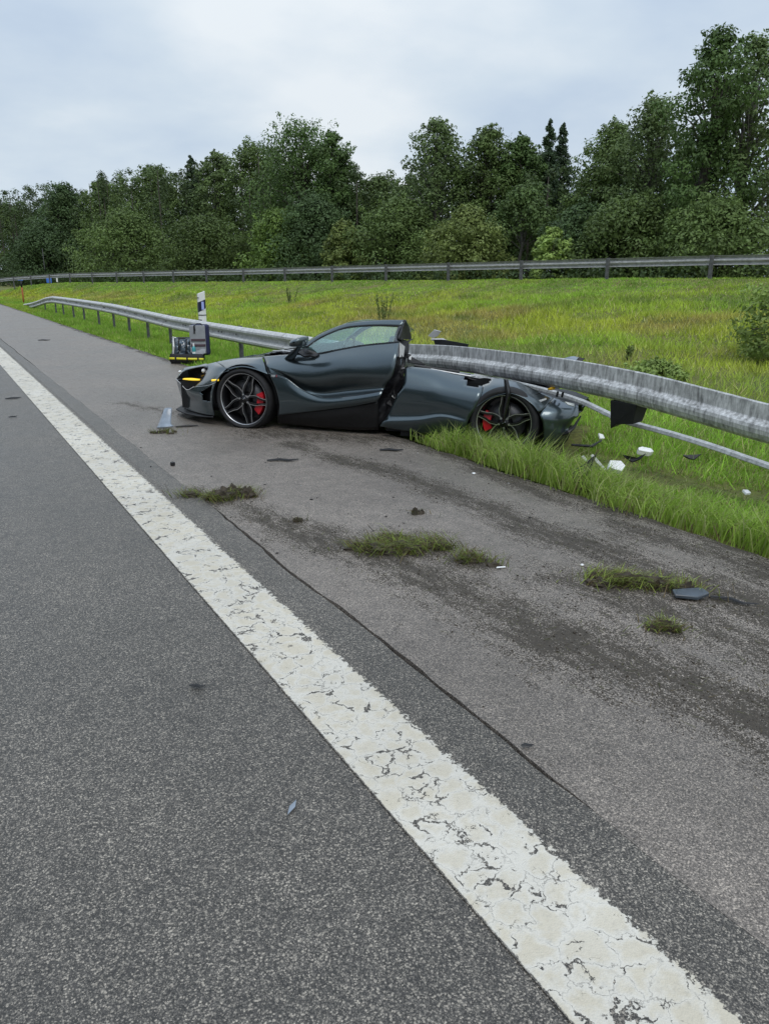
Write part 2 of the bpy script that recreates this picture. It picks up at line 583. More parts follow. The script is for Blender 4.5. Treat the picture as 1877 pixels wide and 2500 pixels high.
M['white'] = simple('white_plastic', (0.75, 0.75, 0.74), 0.5, var=0.08)
M['foam'] = simple('white_foam', (0.80, 0.80, 0.79), 0.8, var=0.06, bump=0.4)
M['yellow_plastic'] = simple('yellow_plastic', (0.75, 0.42, 0.01), 0.5)
M['silver'] = simple('bare_aluminium', (0.55, 0.55, 0.55), 0.4, metal=0.25, var=0.2)
M['greyshard'] = simple('blue_grey_shard', (0.23, 0.27, 0.32), 0.35, var=0.25, vscale=12, coat=0.3)
M['darkshard'] = simple('slate_grey_shard', (0.055, 0.070, 0.085), 0.35, var=0.3, vscale=12)
M['hole_shade'] = simple('painted_hole_shade', (0.003, 0.003, 0.003), 0.9, spec=0.1)  # near-black that paints the shade inside the split fender opening
M['seat'] = simple('seat_fabric', (0.02, 0.02, 0.022), 0.8, bump=0.3)


def glow(name, c, s, base=None):
    m, nt, bs = mat_new(name)
    bs.inputs['Base Color'].default_value = (*(base or c), 1)
    bs.inputs['Emission Color'].default_value = (*c, 1)
    bs.inputs['Emission Strength'].default_value = s
    bs.inputs['Roughness'].default_value = 0.25
    return m


M['indicator'] = glow('lit_amber_indicator', (1.0, 0.68, 0.05), 0.75, (0.8, 0.55, 0.04))


def glass():
    m, nt, bs = mat_new('window_glass')
    bs.inputs['Base Color'].default_value = (0.30, 0.40, 0.38, 1)
    bs.inputs['Roughness'].default_value = 0.02
    bs.inputs['IOR'].default_value = 1.5
    tr = N(nt, 'ShaderNodeBsdfTransparent', {'Color': (0.80, 0.93, 0.90, 1)})
    gl = N(nt, 'ShaderNodeBsdfGlossy', {'Color': (0.95, 1.0, 1.0, 1), 'Roughness': 0.02})
    lw = N(nt, 'ShaderNodeLayerWeight', {'Blend': 0.5})
    f = math_(nt, 'ADD', math_(nt, 'MULTIPLY', math_(nt, 'POWER', lw.outputs['Facing'], 4.0), 0.8), 0.12, True)
    mx = N(nt, 'ShaderNodeMixShader', {0: f, 1: tr.outputs[0], 2: gl.outputs[0]})
    nt.links.new(mx.outputs[0], nt.nodes['Material Output'].inputs[0])
    return m


M['glass'] = glass()


# ------------------------------------------------------------------ terrain
EDGE = 4.0
DM = (0.9645, 0.2639)      # normal of the far guardrail line
DD = (-0.2639, 0.9645)     # its direction, away from the camera
PERP = 28.0


def rail_x(y):
    return np.maximum((PERP - DM[1] * np.asarray(y, float)) / DM[0], 7.5)


def rail_z(y):
    a = (np.asarray(y, float) - 7.39) / DD[1]
    return np.interp(a, [-30, 12, 40, 66, 78, 95], [1.60, 1.56, 1.36, 1.22, 0.80, 0.30])


def sstep(t):
    t = np.clip(t, 0, 1)
    return t * t * (3 - 2 * t)


def ground_z(x, y):
    x = np.asarray(x, float)
    y = np.asarray(y, float)
    verge = -0.035 * sstep((x - EDGE) / 0.05) - 0.085 * sstep((x - EDGE - 0.1) / 0.7)
    xr = rail_x(y)
    t = np.clip((x - 5.6) / (xr - 5.6), 0, 1)
    z = verge + (rail_z(y) + 0.12) * t ** 1.75
    lump = (vnoise(x, y, 0.35, 1) - 0.5) * 0.34 + (vnoise(x, y, 0.9, 2) - 0.5) * 0.16
    return z + lump * np.clip(4 * t * (1.02 - t), 0, 1) + (vnoise(x, y, 3.0, 3) - 0.5) * 0.03 * np.clip((x - 4.3) * 2, 0, 1)


def ribbon(name, xs, ys, zf, mat, attr=None):
    X, Y = np.meshgrid(xs, ys)
    Z = zf(X, Y)
    v = np.stack([X, Y, Z], -1).reshape(-1, 3)
    me = bpy.data.meshes.new(name)
    me.from_pydata(v.tolist(), [], grid_faces(len(ys), len(xs)))
    if attr is not None:
        a = me.attributes.new('dirt', 'FLOAT', 'POINT')
        a.data.foreach_set('value', attr(X, Y).reshape(-1).astype(np.float32))
    me.update()
    return link(name, me, mat, None, True)


# the wide ground sheet out to the horizon
o = mk('ground', [(-900, -900, -0.6), (900, -900, -0.6), (900, 1800, -0.6), (-900, 1800, -0.6)], [(0, 1, 2, 3)], M['turf'])
tag(o, kind='structure', label='grassland reaching the horizon')

# grass bank: rows along Y, columns from the asphalt edge to beyond the far rail
ys = np.concatenate([np.arange(-14, 30, 0.3), np.arange(30, 120, 0.9), np.arange(120, 260, 6)])
cols_t = np.concatenate([np.linspace(0, 1.6, 18), 1.6 + np.linspace(0, 1, 70)[1:] * 1.0])
verts = []
for y in ys:
    xr = float(rail_x(y))
    for c in cols_t:
        x = EDGE + c if c <= 1.6 else 5.6 + (xr - 5.6) * (c - 1.6)
        verts.append((x, y))
    for e in (3, 10, 25, 60, 140, 300):
        verts.append((xr + e, y))
verts = np.array(verts)
zz_ = ground_z(verts[:, 0], verts[:, 1])
o = mk('grass_bank', np.column_stack([verts, zz_]), grid_faces(len(ys), len(cols_t) + 6), M['turf'], None, True)
tag(o, kind='structure', label='grassy bank rising from the shoulder to the far guardrail')


# road: a dark base sheet shows in the open joint between lane and shoulder
o = mk('road_base', [(-14, -20, -0.03), (EDGE, -20, -0.03), (EDGE, 300, -0.03), (-14, 300, -0.03)], [(0, 1, 2, 3)], M['tar'])
tag(o, kind='structure', label='dark bed under the carriageway joint')

jy = np.concatenate([np.arange(-6, 9, 0.025), np.arange(9, 30, 0.15), np.arange(30, 300, 4.0)])
JX = 1.53 + (vnoise(jy, jy * 0, 1.3, 4) - 0.5) * 0.035 + (vnoise(jy, jy * 0, 9, 5) - 0.5) * 0.014
open_ = np.where(jy < 9, sstep((5.25 - jy) / 0.5) * sstep((jy - 1.35) / 0.35), 0)
open_ = np.maximum(open_, 0.8 * sstep((jy - 14.5) / 3.0) * (jy < 60))
JW = 0.0016 + open_ * (0.006 + 0.017 * vnoise(jy, jy * 0, 7, 6) + 0.006 * vnoise(jy, jy * 0, 30, 7))
lane_v, sh_v, fl, fs = [], [], [], []
lx = [-14, -6, -2, 0.2, 0.98]
for x, w, y in zip(JX, JW, jy):
    lane_v += [(c, y, 0) for c in lx] + [(x - w * 0.5, y, 0), (x - w * 0.5, y, -0.03)]
o = mk('road', lane_v, grid_faces(len(jy), len(lx) + 2), M['lane'])
tag(o, kind='structure', label='dark asphalt driving lane')

# mud thrown over the shoulder by the wheels, along the tracks seen in the photograph
TRA = np.array([(1.52, 5.7), (1.66, 5.33), (1.80, 4.6), (1.95, 4.0), (2.12, 3.5), (2.2, 2.8), (2.28, 2.2), (2.45, 1.5), (2.5, -2)])
TRB = np.array([(2.9, 6.9), (3.0, 6.0), (3.2, 5.4), (3.22, 4.4), (3.22, 3.4), (3.28, 2.7), (3.3, 2.0), (3.35, -2)])
TRC = np.array([(3.98, 8.0), (3.96, 6.5), (3.90, 5.4), (3.78, 4.0), (3.76, 3.1), (3.82, 2.3), (3.9, -2)])
TRD = np.array([(2.0, 10.4), (2.35, 9.4), (2.7, 8.4)])
TRE = np.array([(2.75, 2.9), (2.9, 2.4), (3.0, 1.6), (3.1, -2)])


def pdist(X, Y, line):
    d = np.full(X.shape, 9.0)
    for (x1, y1), (x2, y2) in zip(line[:-1], line[1:]):
        vx, vy = x2 - x1, y2 - y1
        t = np.clip(((X - x1) * vx + (Y - y1) * vy) / (vx * vx + vy * vy), 0, 1)
        d = np.minimum(d, np.hypot(X - x1 - t * vx, Y - y1 - t * vy))
    return d


def dirt(X, Y):
    wob = (vnoise(X, Y, 2.2, 8) - 0.5) * 0.16
    near = np.clip((5.8 - Y) / 3.2, 0, 1)
    a = np.clip(1.15 - (pdist(X, Y, TRA) + wob) / (0.16 + 0.28 * near), 0, 1) * 0.95
    b = np.clip(1.15 - (pdist(X, Y, TRB) + wob) / (0.22 + 0.16 * near), 0, 1) * 1.0
    c = np.clip(1.15 - (pdist(X, Y, TRC) + wob) / 0.22, 0, 1) * 0.95
    d = np.clip(1.1 - (pdist(X, Y, TRD) + wob) / 0.20, 0, 1) * 0.6
    e = np.clip(1.1 - (pdist(X, Y, TRE) + wob) / 0.42, 0, 1) * 0.85
    edge = np.clip((X - 3.78 + wob) / 0.2, 0, 1) * 1.0
    g = np.zeros_like(a)
    for cx_, cy_, r_ in ((1.66, 5.33, .32), (2.20, 3.74, .42), (2.46, 3.36, .22), (2.98, 2.68, .34), (2.73, 2.19, .18), (1.93, 4.55, .12)):
        g = np.maximum(g, np.clip(1.3 - np.hypot(X - cx_, Y - cy_) / r_ + wob, 0, 1) * 0.95)
    # scraped ground beneath the wreck
    f = np.clip(1.2 - (pdist(X, Y, np.array([(2.9, 7.6), (4.2, 6.2)])) + wob) / 0.45, 0, 1) * 0.8
    return np.maximum.reduce([a, b, c, d, e, edge, f, g])


sx = np.concatenate([[0.0], np.linspace(0.02, 1, 60)])
sv, sd = [], []
for x, w, y in zip(JX, JW, jy):
    x0 = x + w * 0.5
    ed = EDGE + (float(vnoise(y, 0, 2.2, 9)) - 0.5) * 0.07 + (float(vnoise(y, 0, 11, 10)) - 0.5) * 0.03
    sv.append([(x0, y, -0.03)] + [(x0 + (ed - x0) * t, y, 0.0) for t in sx] + [(ed + 0.004, y, -0.045)])
sv = np.array(sv)
me = bpy.data.meshes.new('shoulder')
me.from_pydata(sv.reshape(-1, 3).tolist(), [], grid_faces(sv.shape[0], sv.shape[1]))
a_ = me.attributes.new('dirt', 'FLOAT', 'POINT')
a_.data.foreach_set('value', dirt(sv[..., 0], sv[..., 1]).reshape(-1).astype(np.float32))
me.update()
o = link('shoulder', me, M['shoulder'])
tag(o, kind='structure', label='paler asphalt hard shoulder')

ly = np.concatenate([np.arange(-6, 30, 0.5), np.arange(30, 300, 5.0)])
o = mk('edge_line', [(x, y, 0.004) for y in ly for x in (0.985, 1.36)], grid_faces(len(ly), 2), M['paint'])
tag(o, kind='structure', label='thick cracked white edge line')


# ------------------------------------------------------------------ guardrails
def sweep(path, prof, closed=False):
    """path of (x, y, ztop); prof of (d, dz): d sideways to the right of travel"""
    path = [np.array(p, float) for p in path]
    v = []
    for i, p in enumerate(path):
        t = path[min(i + 1, len(path) - 1)] - path[max(i - 1, 0)]
        t[2] = 0
        t /= np.linalg.norm(t)
        rgt = np.array([t[1], -t[0], 0])
        for d, dz in prof:
            v.append(p + rgt * d + np.array([0, 0, dz]))
    return v, grid_faces(len(path), len(prof))


WBEAM = [(0.012, 0.002), (0.0, 0.0), (-0.022, -0.008), (-0.060, -0.028), (-0.080, -0.048), (-0.082, -0.080), (-0.060, -0.100), (-0.018, -0.122), (0.0, -0.140),
         (0.0, -0.172), (-0.018, -0.190), (-0.060, -0.212), (-0.082, -0.232), (-0.080, -0.264), (-0.060, -0.284), (-0.022, -0.304), (0.0, -0.310)]
STEP = [(0.04, -0.0044), (0.004, 0.0), (0.0, -0.0055), (-0.003, -0.1145), (-0.008, -0.1243), (-0.042, -0.1439), (-0.054, -0.1548), (-0.06, -0.1799), (-0.058, -0.2126), (-0.044, -0.2485), (-0.018, -0.2725), (0.02, -0.2769)]


def beam(name, path, prof, mat, parent, thick=0.004, split=32):
    v, f = sweep(path, prof)
    o = mk(name, v, f, mat, parent, True)
    s = o.modifiers.new('solid', 'SOLIDIFY')
    s.thickness = thick
    s.offset = 0
    o.modifiers.new('es', 'EDGE_SPLIT').split_angle = R(split)
    return o


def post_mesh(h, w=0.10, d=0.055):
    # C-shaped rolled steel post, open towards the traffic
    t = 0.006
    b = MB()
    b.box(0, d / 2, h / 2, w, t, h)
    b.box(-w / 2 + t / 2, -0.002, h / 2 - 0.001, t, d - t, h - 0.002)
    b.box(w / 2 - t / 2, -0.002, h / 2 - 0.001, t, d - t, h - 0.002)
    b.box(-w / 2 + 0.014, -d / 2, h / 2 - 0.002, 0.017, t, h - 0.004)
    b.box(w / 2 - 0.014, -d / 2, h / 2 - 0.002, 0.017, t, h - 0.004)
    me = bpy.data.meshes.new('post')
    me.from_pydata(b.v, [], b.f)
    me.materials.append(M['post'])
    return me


near_rail = empty('guardrail', (5.15, 14, 0))
tag(near_rail, 'pale steel guardrail along the shoulder, running out over the wrecked car', 'guardrail')


def NR(p):
    return (p[0] - 5.15, p[1] - 14, p[2])


# undamaged stretch, from behind the car out to the ramped-down end
top = [(8.5, 0.63), (9.2, 0.64), (10.5, 0.67), (12, 0.67), (14, 0.66), (16.5, 0.66), (19.5, 0.665), (23, 0.72), (26.5, 0.77), (30, 0.78), (34, 0.78), (38, 0.775), (41, 0.76), (43.5, 0.66), (46.5, 0.46), (50, 0.25), (54.5, 0.05)]
ty = np.array([t[0] for t in top])
tz = np.array([t[1] for t in top])


def near_top(y):
    return float(np.interp(y, ty, tz))


seams = [8.5, 12.4, 16.4, 20.4, 24.4, 28.4, 32.4, 36.4, 40.4, 44.4, 49.0, 54.5]
for a, b_ in zip(seams[:-1], seams[1:]):
    n = 9
    yy = np.linspace(a, b_ + 0.16, n)
    # each length laps 3 mm behind the next
    pth = [NR((5.15 + 0.010 * (i / (n - 1)), y, near_top(y) - 0.002 * i / (n - 1))) for i, y in enumerate(yy)]
    beam('beam', pth, WBEAM, M['steel'], near_rail)
pm = post_mesh(1.0)
bolt = MB().lathe([(0.0, -0.012), (0.012, -0.012), (0.018, -0.004), (0.018, 0.004)], 10, 'y')
bm_ = bpy.data.meshes.new('bolt')
bm_.from_pydata([(v[1], v[0], v[2]) for v in bolt.v], [], bolt.f)
bm_.materials.append(M['post'])
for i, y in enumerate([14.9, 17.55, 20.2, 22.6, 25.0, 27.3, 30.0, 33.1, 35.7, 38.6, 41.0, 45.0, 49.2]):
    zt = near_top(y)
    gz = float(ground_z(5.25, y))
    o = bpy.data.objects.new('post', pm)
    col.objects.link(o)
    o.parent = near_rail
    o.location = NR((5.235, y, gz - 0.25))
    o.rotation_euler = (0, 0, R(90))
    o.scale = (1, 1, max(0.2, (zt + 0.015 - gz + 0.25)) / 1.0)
    for dz in (-0.155,):
        for dy in (0.0, 0.9, 1.1):
            q = bpy.data.objects.new('bolt', bm_)
            col.objects.link(q)
            q.parent = near_rail
            q.location = NR((5.146, y + dy, near_top(y + dy) + dz))

# torn stretch lying across the rear of the car
rp = [(5.15, 8.62, 0.765), (5.15, 8.3, 0.772), (5.15, 7.5, 0.812), (5.15, 6.6, 0.825), (5.15, 5.5, 0.822), (5.15, 4.6, 0.785), (5.15, 3.9, 0.725), (5.15, 3.4, 0.68), (5.15, 2.4, 0.62), (5.15, 1.0, 0.58), (5.15, -2.0, 0.57)]
rp = catmull(rp, 6)
cut_i = int(np.argmin(abs(rp[:, 1] - 3.0)))
prof = [(-d, z) for d, z in STEP]
beam('beam', [NR(p) for p in rp[:cut_i + 1]], prof, M['steel_worn'], near_rail, 0.005, 16)
beam('beam', [NR((p[0] + 0.006, p[1], p[2] - 0.002)) for p in rp[cut_i - 1:]], prof, M['steel_worn'], near_rail, 0.005, 16)
# spacer block still hanging from the beam, with its torn lower lip
sb = MB()
sb.add([(5.12, 4.94, 0.52), (5.12, 4.63, 0.52), (5.13, 4.67, 0.345), (5.13, 4.86, 0.315), (5.13, 4.92, 0.265),
        (5.27, 4.94, 0.52), (5.27, 4.63, 0.52), (5.25, 4.67, 0.36), (5.25, 4.86, 0.335), (5.25, 4.92, 0.29)],
       [(0, 1, 2, 3, 4), (9, 8, 7, 6, 5), (0, 5, 6, 1), (1, 6, 7, 2), (2, 7, 8, 3), (3, 8, 9, 4), (4, 9, 5, 0)])
o = mk('spacer_block', [NR(p) for p in sb.v], sb.f, M['black'], near_rail)
bev(o, 0.006)

# thin lower strap torn loose
strap = empty('steel_strap', (5.32, 5, 0.3))
tag(strap, 'narrow bent steel strip hanging below the raised guardrail behind the car', 'steel strip')
sp_ = catmull([(5.05, 6.9, 0.545), (5.20, 6.45, 0.515), (5.30, 6.02, 0.475), (5.32, 5.53, 0.43), (5.32, 5.16, 0.36), (5.32, 4.95, 0.322), (5.32, 4.5, 0.30), (5.32, 4.03, 0.265), (5.32, 3.48, 0.205), (5.32, 2.6, 0.12), (5.32, 1.4, 0.05)], 6)
beam('strip', [(p[0] - 5.32, p[1] - 5, p[2] - 0.3) for p in sp_], [(0.020, -0.026), (0.023, -0.020), (0.012, 0.002), (-0.020, 0.012), (-0.026, 0.008)], M['steel'], strap, 0.004)

# far guardrail on top of the bank: posts towards us, beam on the ramp side
far_rail = empty('far_guardrail', (PERP * DM[0], PERP * DM[1], 1.5))
tag(far_rail, 'grey steel guardrail on top of the grass bank in front of the wood', 'guardrail')


def far_pt(a):
    bend = max(0.0, a - 74)
    x = PERP * DM[0] + a * DD[0] + 0.0016 * bend * bend * 0.9
    y = PERP * DM[1] + a * DD[1]
    return x, y


def far_ground(a):
    return float(np.interp(a, [-30, 12, 40, 66, 78, 92, 110], [1.60, 1.56, 1.36, 1.22, 0.92, 0.30, 0.2]))


FPOSTS = [-4.1 + 4 * k for k in range(27)]
pmf = post_mesh(1.0, 0.13, 0.06)
FBEAM = [(d + 0.10, z) for d, z in WBEAM]
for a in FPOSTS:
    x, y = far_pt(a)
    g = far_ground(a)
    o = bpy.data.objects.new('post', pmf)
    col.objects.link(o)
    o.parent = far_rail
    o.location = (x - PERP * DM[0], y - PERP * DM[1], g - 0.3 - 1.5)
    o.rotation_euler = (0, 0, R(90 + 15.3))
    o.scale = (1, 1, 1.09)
for k, a in enumerate(FPOSTS[:-1]):
    pts = []
    for j in range(5):
        aa = a + (4.12) * j / 4
        x, y = far_pt(aa)
        pts.append((x - PERP * DM[0] + 0.004 * j / 4, y - PERP * DM[1], far_ground(aa) + 0.765 - 1.5))
    beam('beam', pts, [(0.115 - d, z) for d, z in [(0.012, 0.002), (0.0, 0.0)] + WBEAM[2:]], M['steel_shaded'], far_rail)

TREES = [
    (23.13, 154.17, 17.47, 4.45, 'dense', 'dark dense tree with a pointed crown near the left end of the wood'),
    (18.7, 193.11, 16.99, 5.46, 'oak', 'low dark tree where the wood meets the left edge of the picture'),
    (28.13, 147.3, 17.75, 3.55, 'oak', 'narrow tree just right of the pointed dark tree at left'),
    (25.15, 118.41, 10.89, 5.18, 'oak', 'round spreading paler tree standing forward at the left of the wood'),
    (34.03, 131.41, 18.58, 5.43, 'oak', 'broad dark tree left of the single small spruce top'),
    (38.27, 127.28, 19.7, 2.43, 'spruce', 'single spruce tip rising left of the tall twin crowned tree'),
    (37.56, 112.84, 18.42, 2.57, 'birch', 'thin sparse birch-like tree right of the single spruce tip'),
    (40.68, 107.11, 19.23, 3.85, 'oak', 'tall tree leaning on the left flank of the twin crowned tree'),
    (38.59, 86.32, 18.72, 3.99, 'lobed', 'tall lobed tree forming the left crown of the pair left of the sky gap'),
    (39.92, 81.45, 16.73, 1.88, 'lobed', 'narrow lobed tree forming the right crown of the pair left of the sky gap'),
    (33.02, 81.09, 8.44, 3.02, 'droop', 'bright green drooping tree in front of the tall lobed pair'),
    (30.63, 98.35, 9.01, 4.08, 'oak', 'mid height tree standing forward under the single spruce tip'),
    (34.99, 68.21, 6.7, 1.73, 'bush', 'small yellow green tree below the sky gap in the middle'),
    (46.04, 81.84, 12.89, 3.75, 'oak', 'low tree filling the sky gap between the two tall groups'),
    (43.89, 66.94, 16.21, 2.69, 'birch', 'tall airy tree right of the sky gap, leaning slightly left'),
    (47.67, 64.52, 15.3, 2.52, 'oak', 'tall tree between the airy tree and the twin spruces'),
    (49.87, 62.14, 14.43, 1.81, 'lobed', 'small topped tree directly left of the twin spruce tips'),
    (53.1, 61.71, 15.74, 1.48, 'spruce', 'left one of the twin spruce tips right of the middle'),
    (55.87, 62.96, 16.01, 1.44, 'spruce', 'right one of the twin spruce tips right of the middle'),
    (38.19, 53.66, 7.03, 2.87, 'bush', 'broad olive green bush tree in front of the airy tall tree'),
    (39.75, 45.15, 5.14, 1.26, 'shrub', 'small pale green upright shrub just behind the far guardrail'),
    (51.03, 52.24, 14.1, 2.39, 'oak', 'rounded dark tree right of the twin spruces'),
    (49.68, 45.79, 14.93, 2.71, 'birch', 'light airy tree left of the tallest tree at right'),
    (47.03, 38.42, 17.03, 2.15, 'lobed', 'tallest tree of the wood, near the right edge'),
    (50.35, 37.65, 17.35, 2.43, 'birch', 'tall tree cut off by the right edge of the picture'),
    (43.96, 41.13, 7.16, 2.89, 'oak', 'wide mid green tree in front of the light airy tree'),
    (44.18, 34.65, 6.36, 2.76, 'oak', 'wide dark tree under the tallest tree at right'),
    (39.36, 66.45, 8.69, 3.24, 'oak', 'mid height dark tree left of the olive green bush tree'),
    (18.6, 148.02, 10.67, 4.66, 'dense', 'low bushy tree in front of the pointed dark tree at left'),
    (43.42, 45.95, 6.91, 2.13, 'dense', 'dark mid height tree right of the small pale shrub'),
    (36.19, 78.02, 9.92, 3.45, 'dense', 'dark tree filling the middle below the tall lobed pair'),
    (44.3, 54.09, 8.99, 2.3, 'slim', 'slim tree with a bare pale trunk left of the small pale shrub'),
]


# ------------------------------------------------------------------ trees
def leaf_cloud(cent, rad, n, size, colr, flat=0.75, shell=0.55, droop=0.0):
    """n leaves in an ellipsoid clump, returned as (n,4,3) rhombs and (n,3) colours"""
    d = rng.normal(size=(n, 3))
    d /= np.linalg.norm(d, axis=1)[:, None]
    r = shell + (1 - shell) * rng.random(n) ** 0.6
    r[rng.random(n) < 0.12] *= 1.25
    p = np.asarray(cent) + d * r[:, None] * np.asarray(rad)
    nr = d * 0.95 + rng.normal(size=(n, 3)) * 0.40
    nr[:, 2] += 0.50
    nr /= np.linalg.norm(nr, axis=1)[:, None]
    t = rng.normal(size=(n, 3))
    t[:, 2] -= droop
    t -= nr * (t * nr).sum(1)[:, None]
    t /= np.linalg.norm(t, axis=1)[:, None] + 1e-9
    b = np.cross(nr, t)
    L = size * (0.65 + 0.7 * rng.random(n))
    W = L * (0.42 + 0.25 * rng.random(n))
    v = np.stack([p - t * L[:, None] * .5, p + b * W[:, None] * .5, p + t * L[:, None] * .5, p - b * W[:, None] * .5], 1)
    k = (0.84 + 0.32 * rng.random(n))[:, None]
    c = np.asarray(colr)[None, :] * k
    return v, c


GREENS = {'oak': (0.070, 0.102, 0.030), 'dense': (0.050, 0.080, 0.030), 'lobed': (0.058, 0.094, 0.028), 'birch': (0.076, 0.108, 0.038),
          'droop': (0.092, 0.140, 0.032), 'bush': (0.092, 0.116, 0.034), 'shrub': (0.15, 0.205, 0.055), 'slim': (0.066, 0.100, 0.032), 'spruce': (0.038, 0.060, 0.030)}


def tree_meshes(kind, H, Wd, seed, lf):
    """crown + trunk meshes for a tree of height H and crown half-width Wd, base at the origin"""
    r = random.Random(seed)
    V, C = [], []
    tb = MB()
    colr = np.array(GREENS[kind]) * (1.45 + 0.45 * r.random())
    if kind == 'spruce':
        tb.tube([(0, 0, 0), (0, 0, H * 0.98)], [0.02 * H, 0.02], 7)
        tiers = 26
        for i in range(tiers):
            f = i / (tiers - 1)
            z = H * (0.18 + 0.80 * f)
            ln = Wd * (1.05 * (1 - f) ** 0.85 + 0.10)
            nb = 7 if f < 0.8 else 5
            for k in range(nb):
                a = 2 * math.pi * (k + r.random() * 0.7) / nb + i
                l2 = ln * (0.6 + 0.6 * r.random())
                jz = r.uniform(-.35, .35)
                for s in np.linspace(0.35, 1.0, 4):
                    c = (math.cos(a) * l2 * s, math.sin(a) * l2 * s, z + jz - 0.34 * l2 * s)
                    v, cc = leaf_cloud(c, (0.22 * ln + 0.10, 0.22 * ln + 0.10, 0.20 + 0.14 * ln), int(16 + 14 * (1 - f)), lf * 0.9, colr, shell=0.1, droop=1.2)
                    V.append(v)
                    C.append(cc)
        return V, C, tb
    lean = Vector((r.uniform(-.06, .06) * H, r.uniform(-.06, .06) * H, 0))
    lo = {'oak': 0.04, 'dense': 0.03, 'lobed': 0.08, 'birch': 0.10, 'droop': 0.10, 'bush': 0.02, 'shrub': 0.0, 'slim': 0.5}[kind]
    nb = {'oak': 46, 'dense': 50, 'lobed': 44, 'birch': 62, 'droop': 40, 'bush': 44, 'shrub': 26, 'slim': 26}[kind]
    per = {'oak': 300, 'dense': 330, 'lobed': 300, 'birch': 165, 'droop': 270, 'bush': 260, 'shrub': 190, 'slim': 230}[kind]
    tops = [Vector((0, 0, H * 0.2 * i)) + lean * (0.2 * i) + Vector((r.uniform(-.1, .1), r.uniform(-.1, .1), 0)) * Wd for i in range(5)]
    tr = 0.016 * H + 0.03
    tb.tube([Vector((0, 0, -0.4))] + tops, [tr * 1.4, tr * 1.15, tr, tr * .8, tr * .5, tr * .25], 8)
    # dense core that hides the stem
    if kind not in ('slim', 'shrub'):
        for i in range(16):
            hz = lo + 0.06 + (0.86 - lo) * (i + .5) / 16
            sz = Wd * (0.46 if hz < .7 else 0.30)
            c = lean * hz + Vector((r.gauss(0, .16) * Wd, r.gauss(0, .16) * Wd, H * hz))
            v, cc = leaf_cloud(c, (sz, sz, max(sz * .7, H * 0.045)), 130, lf * 1.25, colr * 0.9, shell=0.3)
            V.append(v)
            C.append(cc)
    for i in range(nb):
        f = (i + 0.5) / nb
        hz = lo + (1 - lo) * f ** 0.9
        if kind in ('bush', 'shrub', 'dense'):
            env = math.sqrt(max(0.03, 1 - (2 * abs(hz - 0.38)) ** 2.2)) if hz > .38 else 0.95
        elif kind == 'lobed':
            env = max(0.16, max(0.0, math.sin(math.pi * min(1, (hz + 0.10) / 1.12))) ** 0.6) * (0.75 + 0.35 * math.sin(hz * 17 + seed))
        else:
            env = max(0.10, math.sin(math.pi * min(1.0, (hz + 0.22) / 1.24)) ** 0.75)
        a = i * 2.399 + r.uniform(-.5, .5)
        rr = Wd * env * (0.35 + 0.6 * math.sqrt(r.random()))
        sz = Wd * r.uniform(0.22, 0.40) * (1.0 if kind != 'birch' else 0.72)
        if f > 0.93:
            rr *= 0.5
            sz *= 0.75
        c = Vector((math.cos(a) * rr, math.sin(a) * rr, H * hz - sz * 0.45)) + lean * hz
        c.z = max(c.z, sz * 0.3)
        tint = colr * (0.75 + 0.5 * r.random())
        if kind == 'droop' and hz < 0.6:
            tint = tint * 1.25
        v, cc = leaf_cloud(c, (sz * 1.15, sz * 1.15, sz * (0.72 if kind != 'droop' else 1.15)), per, lf, tint, droop=1.5 if kind in ('droop', 'lobed') else 0.2, shell=0.35)
        V.append(v)
        C.append(cc)
        # feathery sprays at the outline
        for _ in range(4):
            dv = Vector((r.gauss(0, 1), r.gauss(0, 1), r.gauss(0.35, .8))).normalized()
            q = c + Vector((dv.x * sz * 1.25, dv.y * sz * 1.25, dv.z * sz * 0.95))
            v, cc = leaf_cloud(q, (sz * .3, sz * .3, sz * .24), int(per * 0.07), lf * 0.95, tint * 1.08, shell=0.05)
            V.append(v)
            C.append(cc)
        s0 = Vector((0, 0, max(0.1, H * hz * 0.62))) + lean * hz * .6
        mid = (s0 + c) * 0.5 + Vector((0, 0, 0.06 * H))
        tb.tube([s0, mid, c], [tr * 0.34, tr * 0.2, 0.012], 5, False)
    return V, C, tb


def plant_tree(name, x, y, zt, Wd, kind, label, cat='tree', zbase=None, group=None, lf=None, seed=0):
    zb = float(ground_z(x, y)) if zbase is None else zbase
    H = zt - zb
    dist = math.hypot(x, y)
    if lf is None:
        lf = 0.15 + 0.0016 * dist
    t = empty(name, (x, y, zb))
    tag(t, label, cat, group)
    V, C, tb = tree_meshes(kind, H, Wd, seed, lf)
    me = fast_mesh('crown', np.concatenate(V), 4, [(0, 1, 2, 3)], np.concatenate(C))
    link('crown', me, M['leaf'], t)
    tb.build('trunk', M['bark_pale'] if kind in ('birch', 'slim') else M['bark'], t, True)
    return t


TREE_NAME = {'spruce': 'spruce_tree', 'birch': 'birch_tree', 'bush': 'bushy_tree', 'shrub': 'shrub'}
for i, (x, y, zt, w, kind, lab) in enumerate(TREES):
    plant_tree(TREE_NAME.get(kind, 'broadleaf_tree'), x, y, zt, w * {'oak': 1.5, 'dense': 1.45, 'lobed': 1.65, 'birch': 1.7, 'spruce': 1.5, 'slim': 1.4}.get(kind, 1.2), kind, lab, 'shrub' if kind == 'shrub' else 'tree', 1.3 if y < 110 else 0.9, 'trees of the wood behind the far guardrail', seed=i + 3)

# the rest of the wood reads as one mass behind and below those trees
V, C = [], []
tk = MB()
